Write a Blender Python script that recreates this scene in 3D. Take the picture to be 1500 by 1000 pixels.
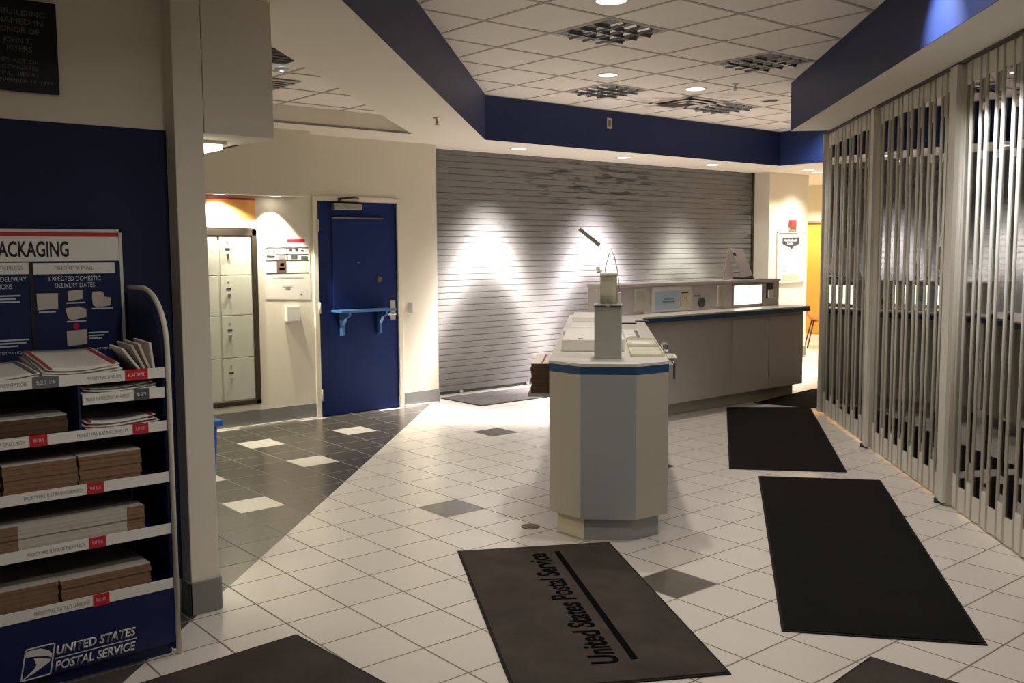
import bpy, bmesh, math, random
from mathutils import Vector, Matrix
random.seed(7)
S = bpy.context.scene
for o in list(bpy.data.objects): bpy.data.objects.remove(o)
COL = S.collection

# ---------------------------------------------------------------- camera
cam_d = bpy.data.cameras.new('camera'); cam_d.sensor_width = 36.0; cam_d.lens = 1409.5755/1500*36
cam_d.clip_start = 0.05
cam = bpy.data.objects.new('camera', cam_d); COL.objects.link(cam)
right = Vector((0.6405192, 0.7679197, -0.0058716)); down = Vector((0.0675575, -0.0639625, -0.9956630)); fwd = Vector((-0.7649648, 0.6373446, -0.0928480))
m = Matrix(((right.x, -down.x, -fwd.x, 4.99324), (right.y, -down.y, -fwd.y, -2.45857), (right.z, -down.z, -fwd.z, 1.61465), (0, 0, 0, 1)))
cam.matrix_world = m
S.camera = cam

# ---------------------------------------------------------------- world, exposure
w = bpy.data.worlds.new('world'); S.world = w; w.use_nodes = True
w.node_tree.nodes['Background'].inputs[0].default_value = (1.0, 0.85, 0.68, 1); w.node_tree.nodes['Background'].inputs[1].default_value = 0.01
S.view_settings.view_transform = 'Standard'; S.view_settings.look = 'None'; S.view_settings.gamma = 1; S.view_settings.use_curve_mapping = False
S.view_settings.exposure = 0.0
S.cycles.use_denoising = True
S.cycles.sample_clamp_indirect = 4.0
S.cycles.max_bounces = 10; S.cycles.diffuse_bounces = 5; S.cycles.transparent_max_bounces = 24

# ---------------------------------------------------------------- lamps' light (the fixtures are built further down, at the same places)
WARM = (1.0, 0.84, 0.62); COOL = (1.0, 0.92, 0.86)
def spot(name, loc, power, color, half_angle, blend=0.4, radius=0.04, target=None, ring=None):
    d = bpy.data.lights.new(name, 'SPOT'); d.energy = power; d.color = color; d.spot_size = 2*math.radians(half_angle); d.spot_blend = blend; d.shadow_soft_size = radius
    o = bpy.data.objects.new(name, d); COL.objects.link(o); o.location = loc
    t = Vector(target) if target else Vector(loc)-Vector((0, 0, 1))
    o.rotation_euler = (t-Vector(loc)).to_track_quat('-Z', 'Y').to_euler()
    if ring:                                   # reflector's candle-power curve: list of (angle in degrees, relative intensity)
        d.use_nodes = True; nt = d.node_tree; em = nt.nodes['Emission']
        tc = nt.nodes.new('ShaderNodeTexCoord'); sp = nt.nodes.new('ShaderNodeSeparateXYZ')
        nt.links.new(tc.outputs['Normal'], sp.inputs[0])
        ab = nt.nodes.new('ShaderNodeMath'); ab.operation = 'ABSOLUTE'; nt.links.new(sp.outputs['Z'], ab.inputs[0])
        ac = nt.nodes.new('ShaderNodeMath'); ac.operation = 'ARCCOSINE'; nt.links.new(ab.outputs[0], ac.inputs[0])
        dv = nt.nodes.new('ShaderNodeMath'); dv.operation = 'DIVIDE'; nt.links.new(ac.outputs[0], dv.inputs[0]); dv.inputs[1].default_value = math.radians(60)
        rp = nt.nodes.new('ShaderNodeValToRGB'); nt.links.new(dv.outputs[0], rp.inputs[0])
        el = rp.color_ramp.elements
        while len(el) > 1: el.remove(el[-1])
        for i, (a, v) in enumerate(ring):
            e = el[0] if i == 0 else el.new(a/60)
            e.position = a/60; e.color = (v, v, v, 1)
        mu = nt.nodes.new('ShaderNodeMath'); mu.operation = 'MULTIPLY'; nt.links.new(rp.outputs[0], mu.inputs[0]); mu.inputs[1].default_value = 1.0
        nt.links.new(mu.outputs[0], em.inputs['Strength'])
    return o
RING = [(0, .085), (15, .10), (18.5, .17), (21, .42), (23.5, 1.0), (27, .90), (30, .52), (33, .22), (37, .08), (42, .02), (47, .0)]
POOL = [(0, 1.0), (16, 1.0), (26, .55), (36, .18), (46, .06), (58, 0)]
SOFFIT = 2.743; CEIL = 3.195
spot('shutter_light', (-3.20, 4.48, 2.70), 3400, (1.0, .94, .90), 60, .3, .03, target=(-3.20, 4.40, 0), ring=RING)
spot('shutter_light', (-3.20, 6.15, 2.70), 3200, (1.0, .92, .96), 60, .3, .03, target=(-3.20, 6.12, 0), ring=RING)
spot('shutter_light', (-3.17, 7.80, 2.70), 950, (1.0, .98, .86), 60, .3, .03, target=(-3.17, 7.80, 0), ring=RING)
spot('corner_light', (-3.05, 10.05, 2.70), 480, (1.0, .90, .76), 60, .5, .05, target=(-3.12, 10.05, 0), ring=POOL)
for (x, y, p) in ((-1.244, 3.88, 55), (-1.244, 5.10, 70), (.585, 2.05, 120)):
    spot('ceiling_light', (x, y, 3.15), p, COOL, 62, .7, .06)
spot('ceiling_light', (2.12, 2.36, 3.16), 230, (.86, .90, 1.0), 34, 1.0, .03, target=(2.46, 2.68, 2.70))
spot('ceiling_light', (-1.75, 8.25, 3.16), 90, (.86, .90, 1.0), 65, .6, .04, target=(-1.75, 8.6, 2.6))
for (x, y, p) in ((3.2, -.6, 95), (4.4, -2.0, 55), (2.41, 2.05, 85)):     # unseen fill cans, added above and behind the viewer to brighten the room
    spot('ceiling_light', (x, y, 3.15), p, (1.0, .93, .86), 80, .8, .1)
def area(name, loc, sx, sy, power, color, target):
    d = bpy.data.lights.new(name, 'AREA'); d.shape = 'RECTANGLE'; d.size = sx; d.size_y = sy; d.energy = power; d.color = color
    o = bpy.data.objects.new(name, d); COL.objects.link(o); o.location = loc
    o.rotation_euler = (Vector(target)-Vector(loc)).to_track_quat('-Z', 'Y').to_euler(); return o
spot('locker_light', (-3.29, 1.62, 2.11), 150, (1.0, .93, .72), 44, .4, .02, target=(-3.36, 1.60, 0))
spot('locker_light', (-3.29, 1.08, 2.11), 105, (1.0, .93, .72), 70, .5, .02, target=(-3.36, 1.08, 0))
area('alcove_light', (-.9, -1.1, 2.12), .55, .55, 22, (1.0, .92, .70), (-.9, -1.1, 0))
area('alcove_light', (-2.4, -.9, 2.12), .55, .55, 14, (1.0, .92, .70), (-2.4, -.9, 0))
spot('corridor_light', (-4.6, 11.6, 2.70), 300, (1.0, .86, .60), 70, .5, .05)
spot('corridor_light', (-1.6, 11.8, 2.70), 350, (1.0, .88, .68), 65, .5, .05)
spot('corridor_light', (-2.9, 9.6, 2.70), 60, (1.0, .88, .68), 60, .5, .05)

# ---------------------------------------------------------------- materials
def nd(nt, t, **kw):
    n = nt.nodes.new(t)
    for k, v in kw.items(): setattr(n, k, v)
    return n
def mat(name, col, rough=.6, metal=0.0, var=.06, scale=8.0, bump=0.0, spec=.5, bscale=None, emit=None, strength=0):
    mt = bpy.data.materials.new(name); mt.use_nodes = True; nt = mt.node_tree; b = nt.nodes['Principled BSDF']
    b.inputs['Roughness'].default_value = rough; b.inputs['Metallic'].default_value = metal; b.inputs['Specular IOR Level'].default_value = spec
    tc = nd(nt, 'ShaderNodeTexCoord'); nz = nd(nt, 'ShaderNodeTexNoise'); nz.inputs['Scale'].default_value = scale; nz.inputs['Detail'].default_value = 5
    nt.links.new(tc.outputs['Object'], nz.inputs['Vector'])
    mx = nd(nt, 'ShaderNodeMix', data_type='RGBA'); nt.links.new(nz.outputs['Fac'], mx.inputs['Factor'])
    mx.inputs['A'].default_value = tuple(c*(1-var) for c in col)+(1,); mx.inputs['B'].default_value = tuple(min(1, c*(1+var)) for c in col)+(1,)
    nt.links.new(mx.outputs['Result'], b.inputs['Base Color'])
    if bump:
        n2 = nd(nt, 'ShaderNodeTexNoise'); n2.inputs['Scale'].default_value = bscale or scale*12; nt.links.new(tc.outputs['Object'], n2.inputs['Vector'])
        bp = nd(nt, 'ShaderNodeBump'); bp.inputs['Strength'].default_value = bump; bp.inputs['Distance'].default_value = .004
        nt.links.new(n2.outputs['Fac'], bp.inputs['Height']); nt.links.new(bp.outputs['Normal'], b.inputs['Normal'])
    if emit:
        b.inputs['Emission Color'].default_value = emit+(1,); b.inputs['Emission Strength'].default_value = strength
    return mt
M = {}
M['wall'] = mat('painted wall', (.72, .67, .56), .75, var=.02, scale=3, bump=.12, bscale=220)
M['soffit'] = mat('soffit paint', (.80, .75, .66), .8, var=.02, scale=3)
M['navy'] = mat('navy paint', (.012, .021, .075), .5, var=.08, scale=4, spec=.2)
M['navywall'] = mat('navy wall paint', (.014, .020, .060), .75, var=.08, scale=4, spec=.25)
M['doorblue'] = mat('blue door paint', (.009, .021, .098), .5, var=.05, scale=4, spec=.12)
M['bandblue'] = mat('blue edge laminate', (.011, .062, .175), .4, var=.05)
M['shelfblue'] = mat('blue shelf paint', (.05, .14, .36), .35)
M['binblue'] = mat('blue plastic', (.02, .13, .48), .4)
M['grayBase'] = mat('grey vinyl base', (.20, .20, .19), .5, var=.08)
M['laminate'] = mat('beige laminate', (.42, .39, .32), .5, var=.03)
M['lamgrey'] = mat('grey blue laminate', (.34, .36, .37), .5, var=.03)
M['lamwood'] = mat('taupe laminate', (.50, .46, .41), .5, var=.05, scale=3)
M['topwhite'] = mat('white laminate top', (.62, .59, .53), .3, var=.02)
M['white'] = mat('white plastic', (.72, .70, .65), .4, var=.02)
M['paper'] = mat('white paper', (.70, .67, .62), .6, var=.05)
M['paperred'] = mat('red print', (.42, .03, .035), .5)
M['red'] = mat('red label', (.50, .012, .03), .5)
M['tagdark'] = mat('dark grey label', (.07, .08, .08), .5)
M['taggrey'] = mat('slate grey label', (.13, .14, .16), .5)
M['lip'] = mat('white shelf lip', (.76, .75, .70), .5, var=.02)
M['ink'] = mat('dark ink', (.03, .03, .035), .6)
M['inkgrey'] = mat('grey ink', (.22, .22, .22), .6)
M['inkwhite'] = mat('white ink', (.62, .62, .60), .6)
M['inkblue'] = mat('pale blue ink', (.55, .60, .68), .5)
M['card'] = mat('kraft cardboard', (.22, .13, .075), .85, var=.2, scale=30)
M['cardtop'] = mat('printed white cardboard', (.52, .48, .42), .8, var=.12, scale=14)
M['carddark'] = mat('dark kraft cardboard', (.10, .055, .03), .85, var=.2, scale=30)
M['rackblue'] = mat('navy rack panel', (.006, .012, .075), .45, var=.1)
M['black'] = mat('black plastic', (.008, .008, .009), .5)
M['plaque'] = mat('black plaque', (.006, .005, .006), .5, spec=.3)
M['plaqueletter'] = mat('plaque lettering', (.13, .12, .12), .5)
M['bronze'] = mat('dark bronze frame', (.05, .038, .028), .4, metal=.4)
M['alum'] = mat('brushed aluminium', (.66, .63, .55), .55, metal=.1, var=.04, scale=20, spec=.35)
M['chrome'] = mat('chrome', (.75, .74, .72), .2, metal=1)
M['steel'] = mat('dull steel', (.45, .44, .41), .4, metal=.8)
M['locker'] = mat('locker enamel', (.47, .47, .40), .4, var=.02)
M['signred'] = mat('orange red sign', (.85, .42, .13), .5, var=.03)
M['tower'] = mat('grey dispenser plastic', (.36, .36, .31), .45, var=.03)
M['wood'] = mat('maple veneer', (.62, .33, .06), .45, var=.12, scale=3)
M['orange'] = mat('orange chair plastic', (.65, .13, .05), .35)
M['soot'] = mat('sooty metal', (.02, .018, .015), .8)
M['cream'] = mat('cream plastic', (.60, .54, .40), .5)
M['riser'] = mat('silver grey laminate', (.60, .55, .54), .35, metal=.1, var=.03)
M['screen'] = mat('pale blue notice', (.42, .52, .62), .35, var=.04)
M['lit'] = mat('lit white panel', (.8, .8, .7), .5, emit=(1.0, .98, .80), strength=2.6)
M['lamp'] = mat('glowing lamp', (.9, .9, .85), .5, emit=(1.0, .90, .74), strength=9)
M['lampdim'] = mat('glowing lamp in soffit', (.9, .9, .85), .5, emit=(1.0, .92, .80), strength=3.5)
M['tube'] = mat('glowing diffuser', (.9, .9, .85), .5, emit=(1.0, .94, .72), strength=2.2)
M['tube2'] = mat('glowing strip lens', (.9, .9, .85), .5, emit=(1.0, .92, .72), strength=9)
M['led'] = mat('blue led', (.3, .5, .9), .5, emit=(.5, .75, 1.0), strength=8)
M['brass'] = mat('tarnished brass', (.16, .115, .06), .5, metal=.5)
M['darkroom'] = mat('darkened lobby wall', (.10, .085, .07), .9)  # darkness of the unlit lobby behind the grille, put into its wall colour
M['alarm'] = mat('alarm red', (.55, .02, .02), .4)
M['louver'] = mat('mirror louver', (.16, .16, .16), .25, metal=.8)
M['troffer'] = mat('unlit fixture inside', (.10, .10, .11), .5)
# glass
def glass(name, refl, tint, rough=.02):
    mt = bpy.data.materials.new(name); mt.use_nodes = True; nt = mt.node_tree
    for n in list(nt.nodes): nt.nodes.remove(n)
    out = nd(nt, 'ShaderNodeOutputMaterial'); mx = nd(nt, 'ShaderNodeMixShader'); tr = nd(nt, 'ShaderNodeBsdfTransparent'); gl = nd(nt, 'ShaderNodeBsdfGlossy')
    fr = nd(nt, 'ShaderNodeFresnel'); fr.inputs['IOR'].default_value = 1.5
    ad = nd(nt, 'ShaderNodeMath', operation='ADD', use_clamp=True); nt.links.new(fr.outputs[0], ad.inputs[0]); ad.inputs[1].default_value = refl
    tr.inputs[0].default_value = tint+(1,); gl.inputs['Roughness'].default_value = rough; gl.inputs[0].default_value = (.9, .9, .9, 1)
    nt.links.new(ad.outputs[0], mx.inputs[0]); nt.links.new(tr.outputs[0], mx.inputs[1]); nt.links.new(gl.outputs[0], mx.inputs[2]); nt.links.new(mx.outputs[0], out.inputs[0])
    return mt
def translucent(name, col):
    mt = mat(name, col, .5, var=.04); nt = mt.node_tree; out = nt.nodes['Material Output']; b = nt.nodes['Principled BSDF']
    tr = nd(nt, 'ShaderNodeBsdfTranslucent'); tr.inputs[0].default_value = col+(1,); mx = nd(nt, 'ShaderNodeMixShader'); mx.inputs[0].default_value = .5
    nt.links.new(b.outputs[0], mx.inputs[1]); nt.links.new(tr.outputs[0], mx.inputs[2]); nt.links.new(mx.outputs[0], out.inputs[0]); return mt
M['milky'] = translucent('milky translucent plastic', (.84, .82, .70))
M['stripgrey'] = translucent('grey translucent strip', (.40, .385, .32))
M['thinpaper'] = translucent('thin white card', (.75, .70, .68))
M['pane'] = glass('grille glass', .28, (.80, .78, .74))
M['acrylic'] = glass('clear acrylic', .03, (.97, .98, .96), .08)
# floor: 12 inch tiles, light field and dark field split on the diagonal a+b=0, odd tiles in a regular pattern
def floor_mat():
    mt = bpy.data.materials.new('porcelain floor tile'); mt.use_nodes = True; nt = mt.node_tree; b = nt.nodes['Principled BSDF']
    L = nt.links.new
    def math_(op, a, bb=None, c=None):
        n = nd(nt, 'ShaderNodeMath', operation=op)
        for i, v in enumerate((a, bb, c)):
            if v is None: continue
            if isinstance(v, (int, float)): n.inputs[i].default_value = v
            else: L(v, n.inputs[i])
        return n.outputs[0]
    tc = nd(nt, 'ShaderNodeTexCoord'); sp = nd(nt, 'ShaderNodeSeparateXYZ'); L(tc.outputs['Object'], sp.inputs[0])
    u = math_('DIVIDE', sp.outputs[0], .3048); v = math_('DIVIDE', sp.outputs[1], .3048)
    fu = math_('FLOOR', u); fv = math_('FLOOR', v)
    ru = math_('FRACT', u); rv = math_('FRACT', v)
    du = math_('MINIMUM', ru, math_('SUBTRACT', 1.0, ru)); dv_ = math_('MINIMUM', rv, math_('SUBTRACT', 1.0, rv))
    edge = math_('MINIMUM', du, dv_)
    grout = math_('LESS_THAN', edge, .0135)
    def ismod(x, k, r): return math_('LESS_THAN', math_('ABSOLUTE', math_('SUBTRACT', math_('FLOORED_MODULO', x, float(k)), float(r))), .5)
    darkzone = math_('LESS_THAN', math_('ADD', u, v), 0.0)
    acc_d = math_('MULTIPLY', ismod(fu, 6, 0), ismod(fv, 6, 3))
    acc_w = math_('MULTIPLY', ismod(fu, 3, 0), ismod(fv, 3, 0)); acc_w = math_('MULTIPLY', acc_w, math_('LESS_THAN', math_('ADD', fu, fv), -2.5))
    isdark = math_('ADD', math_('MULTIPLY', darkzone, math_('SUBTRACT', 1.0, acc_w)), math_('MULTIPLY', math_('SUBTRACT', 1.0, darkzone), acc_d))
    wn = nd(nt, 'ShaderNodeTexWhiteNoise', noise_dimensions='2D'); cb = nd(nt, 'ShaderNodeCombineXYZ'); L(fu, cb.inputs[0]); L(fv, cb.inputs[1]); L(cb.outputs[0], wn.inputs['Vector'])
    nz = nd(nt, 'ShaderNodeTexNoise'); nz.inputs['Scale'].default_value = 3.0; nz.inputs['Detail'].default_value = 6; L(tc.outputs['Object'], nz.inputs['Vector'])
    val = math_('ADD', math_('MULTIPLY', wn.outputs['Value'], .05), math_('ADD', .95, math_('MULTIPLY', nz.outputs['Fac'], .03)))
    def mixc(f, A, B):
        n = nd(nt, 'ShaderNodeMix', data_type='RGBA')
        L(f, n.inputs['Factor'])
        for k, c in (('A', A), ('B', B)):
            if isinstance(c, tuple): n.inputs[k].default_value = c+(1,)
            else: L(c, n.inputs[k])
        return n.outputs['Result']
    tile = mixc(isdark, (.63, .592, .54), (.078, .069, .058))
    gcol = mixc(darkzone, (.17, .14, .10), (.14, .125, .11))
    c = mixc(grout, tile, gcol)
    vm = nd(nt, 'ShaderNodeVectorMath', operation='SCALE'); L(c, vm.inputs[0]); L(val, vm.inputs['Scale'])
    L(vm.outputs[0], b.inputs['Base Color'])
    rg = math_('ADD', math_('MULTIPLY', grout, .4), math_('ADD', .24, math_('MULTIPLY', nz.outputs['Fac'], .02))); L(rg, b.inputs['Roughness'])
    bp = nd(nt, 'ShaderNodeBump'); bp.inputs['Strength'].default_value = .35; bp.inputs['Distance'].default_value = .002
    L(math_('SUBTRACT', 1.0, grout), bp.inputs['Height']); L(bp.outputs['Normal'], b.inputs['Normal'])
    return mt
M['floor'] = floor_mat()
def ceil_mat():
    mt = mat('acoustic ceiling tile', (.82, .77, .71), .9, var=.04, scale=5, bump=.3, bscale=150, spec=.1)
    nt = mt.node_tree; b = nt.nodes['Principled BSDF']; L = nt.links.new
    tc = nd(nt, 'ShaderNodeTexCoord'); sp = nd(nt, 'ShaderNodeSeparateXYZ'); L(tc.outputs['Object'], sp.inputs[0])
    def soot(cx, cy, r, amt):                 # soot blown from the air diffuser
        vm = nd(nt, 'ShaderNodeVectorMath', operation='DISTANCE'); cb = nd(nt, 'ShaderNodeCombineXYZ'); L(sp.outputs[0], cb.inputs[0]); L(sp.outputs[1], cb.inputs[1])
        L(cb.outputs[0], vm.inputs[0]); vm.inputs[1].default_value = (cx, cy, 0)
        mr = nd(nt, 'ShaderNodeMapRange'); L(vm.outputs['Value'], mr.inputs[0]); mr.inputs[1].default_value = .25; mr.inputs[2].default_value = r; mr.inputs[3].default_value = amt; mr.inputs[4].default_value = 0
        return mr.outputs[0]
    s1 = soot(-1.853, 5.71, .75, .75)
    nz = nd(nt, 'ShaderNodeTexNoise'); nz.inputs['Scale'].default_value = 4; L(tc.outputs['Object'], nz.inputs['Vector'])
    mr = nd(nt, 'ShaderNodeMapRange'); L(nz.outputs['Fac'], mr.inputs[0]); mr.inputs[1].default_value = .42; mr.inputs[2].default_value = .62
    mm = nd(nt, 'ShaderNodeMath', operation='MULTIPLY'); L(s1, mm.inputs[0]); L(mr.outputs[0], mm.inputs[1])
    mx = nd(nt, 'ShaderNodeMix', data_type='RGBA'); L(mm.outputs[0], mx.inputs['Factor'])
    old = b.inputs['Base Color'].links[0].from_socket; L(old, mx.inputs['A']); mx.inputs['B'].default_value = (.03, .025, .02, 1)
    L(mx.outputs['Result'], b.inputs['Base Color'])
    return mt
M['ceil'] = ceil_mat()
M['tgrid'] = mat('ceiling grid enamel', (.40, .35, .29), .6)
M['tgridlight'] = mat('ceiling grid cream', (.55, .50, .43), .6)
def shutter_mat():
    mt = mat('galvanised shutter slats', (.125, .121, .117), .5, metal=.08, var=.06, scale=3)
    nt = mt.node_tree; b = nt.nodes['Principled BSDF']; L = nt.links.new
    tc = nd(nt, 'ShaderNodeTexCoord'); sp = nd(nt, 'ShaderNodeSeparateXYZ'); L(tc.outputs['Object'], sp.inputs[0])
    dvz = nd(nt, 'ShaderNodeMath', operation='MULTIPLY_ADD'); L(sp.outputs[2], dvz.inputs[0]); dvz.inputs[1].default_value = 1/.0695; dvz.inputs[2].default_value = -.045/.0695
    flz = nd(nt, 'ShaderNodeMath', operation='FLOOR'); L(dvz.outputs[0], flz.inputs[0])
    rowz = nd(nt, 'ShaderNodeMath', operation='MULTIPLY_ADD'); L(flz.outputs[0], rowz.inputs[0]); rowz.inputs[1].default_value = 3.71
    frz = nd(nt, 'ShaderNodeMath', operation='FRACT'); L(dvz.outputs[0], frz.inputs[0]); fr3 = nd(nt, 'ShaderNodeMath', operation='MULTIPLY'); L(frz.outputs[0], fr3.inputs[0]); fr3.inputs[1].default_value = 1.1; L(fr3.outputs[0], rowz.inputs[2])
    ycs = nd(nt, 'ShaderNodeMath', operation='MULTIPLY'); L(sp.outputs[1], ycs.inputs[0]); ycs.inputs[1].default_value = 2.6
    mp = nd(nt, 'ShaderNodeCombineXYZ'); L(ycs.outputs[0], mp.inputs[1]); L(rowz.outputs[0], mp.inputs[2])
    nz = nd(nt, 'ShaderNodeTexNoise'); nz.inputs['Scale'].default_value = 1.0; nz.inputs['Detail'].default_value = 3; L(mp.outputs[0], nz.inputs['Vector'])
    th = nd(nt, 'ShaderNodeMapRange'); L(nz.outputs['Fac'], th.inputs[0]); th.inputs[1].default_value = .525; th.inputs[2].default_value = .61
    # rubbed black scuffs gather in the upper middle of the curtain (object origin: curtain foot, middle)
    def bumpf(src, c, wd):
        s = nd(nt, 'ShaderNodeMath', operation='SUBTRACT'); L(src, s.inputs[0]); s.inputs[1].default_value = c
        a = nd(nt, 'ShaderNodeMath', operation='ABSOLUTE'); L(s.outputs[0], a.inputs[0])
        r = nd(nt, 'ShaderNodeMapRange'); L(a.outputs[0], r.inputs[0]); r.inputs[1].default_value = wd*.35; r.inputs[2].default_value = wd; r.inputs[3].default_value = 1; r.inputs[4].default_value = 0
        return r.outputs[0]
    zz = bumpf(sp.outputs[2], 2.47, .40); yy = bumpf(sp.outputs[1], -.35, 1.9)
    m1 = nd(nt, 'ShaderNodeMath', operation='MULTIPLY'); L(zz, m1.inputs[0]); L(yy, m1.inputs[1])
    yr = bumpf(sp.outputs[1], 2.95, .35); zr = bumpf(sp.outputs[2], 2.2, .9)
    m1b = nd(nt, 'ShaderNodeMath', operation='MULTIPLY'); L(yr, m1b.inputs[0]); L(zr, m1b.inputs[1])
    ad = nd(nt, 'ShaderNodeMath', operation='MAXIMUM'); L(m1.outputs[0], ad.inputs[0]); L(m1b.outputs[0], ad.inputs[1])
    m2 = nd(nt, 'ShaderNodeMath', operation='MULTIPLY'); L(th.outputs[0], m2.inputs[0]); L(ad.outputs[0], m2.inputs[1])
    # a few sparse marks lower down
    nz2 = nd(nt, 'ShaderNodeTexNoise'); nz2.inputs['Scale'].default_value = 1.3; mp2 = nd(nt, 'ShaderNodeMapping'); mp2.inputs['Scale'].default_value = (1, 3.5, 17); mp2.inputs['Location'].default_value = (3, 5, 2)
    L(tc.outputs['Object'], mp2.inputs['Vector']); L(mp2.outputs[0], nz2.inputs['Vector'])
    t2 = nd(nt, 'ShaderNodeMapRange'); L(nz2.outputs['Fac'], t2.inputs[0]); t2.inputs[1].default_value = .70; t2.inputs[2].default_value = .76
    zz2 = bumpf(sp.outputs[2], 2.0, .9); m3 = nd(nt, 'ShaderNodeMath', operation='MULTIPLY'); L(t2.outputs[0], m3.inputs[0]); L(zz2, m3.inputs[1])
    ad2 = nd(nt, 'ShaderNodeMath', operation='MAXIMUM'); L(m2.outputs[0], ad2.inputs[0]); L(m3.outputs[0], ad2.inputs[1])
    mx = nd(nt, 'ShaderNodeMix', data_type='RGBA'); L(ad2.outputs[0], mx.inputs['Factor'])
    old = b.inputs['Base Color'].links[0].from_socket; L(old, mx.inputs['A']); mx.inputs['B'].default_value = (.02, .02, .02, 1)
    L(mx.outputs['Result'], b.inputs['Base Color'])
    return mt
M['shutter'] = shutter_mat()
def mat_carpet(name, col, var, rough=.95):
    return mat(name, col, rough, var=var, scale=4.5, bump=.8, bscale=400, spec=.06)
M['matblack'] = mat_carpet('charcoal carpet mat', (.0105, .0098, .0085), .25)
M['matgrey'] = mat_carpet('worn grey carpet mat', (.060, .050, .043), .5)
M['matshut'] = mat_carpet('grey logo carpet mat', (.10, .09, .088), .3)
M['matink'] = mat('mat lettering pile', (.006, .006, .006), 1.0, spec=0.0)
M['rubber'] = mat('mat rubber edge', (.020, .019, .017), .85, spec=.1)

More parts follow.
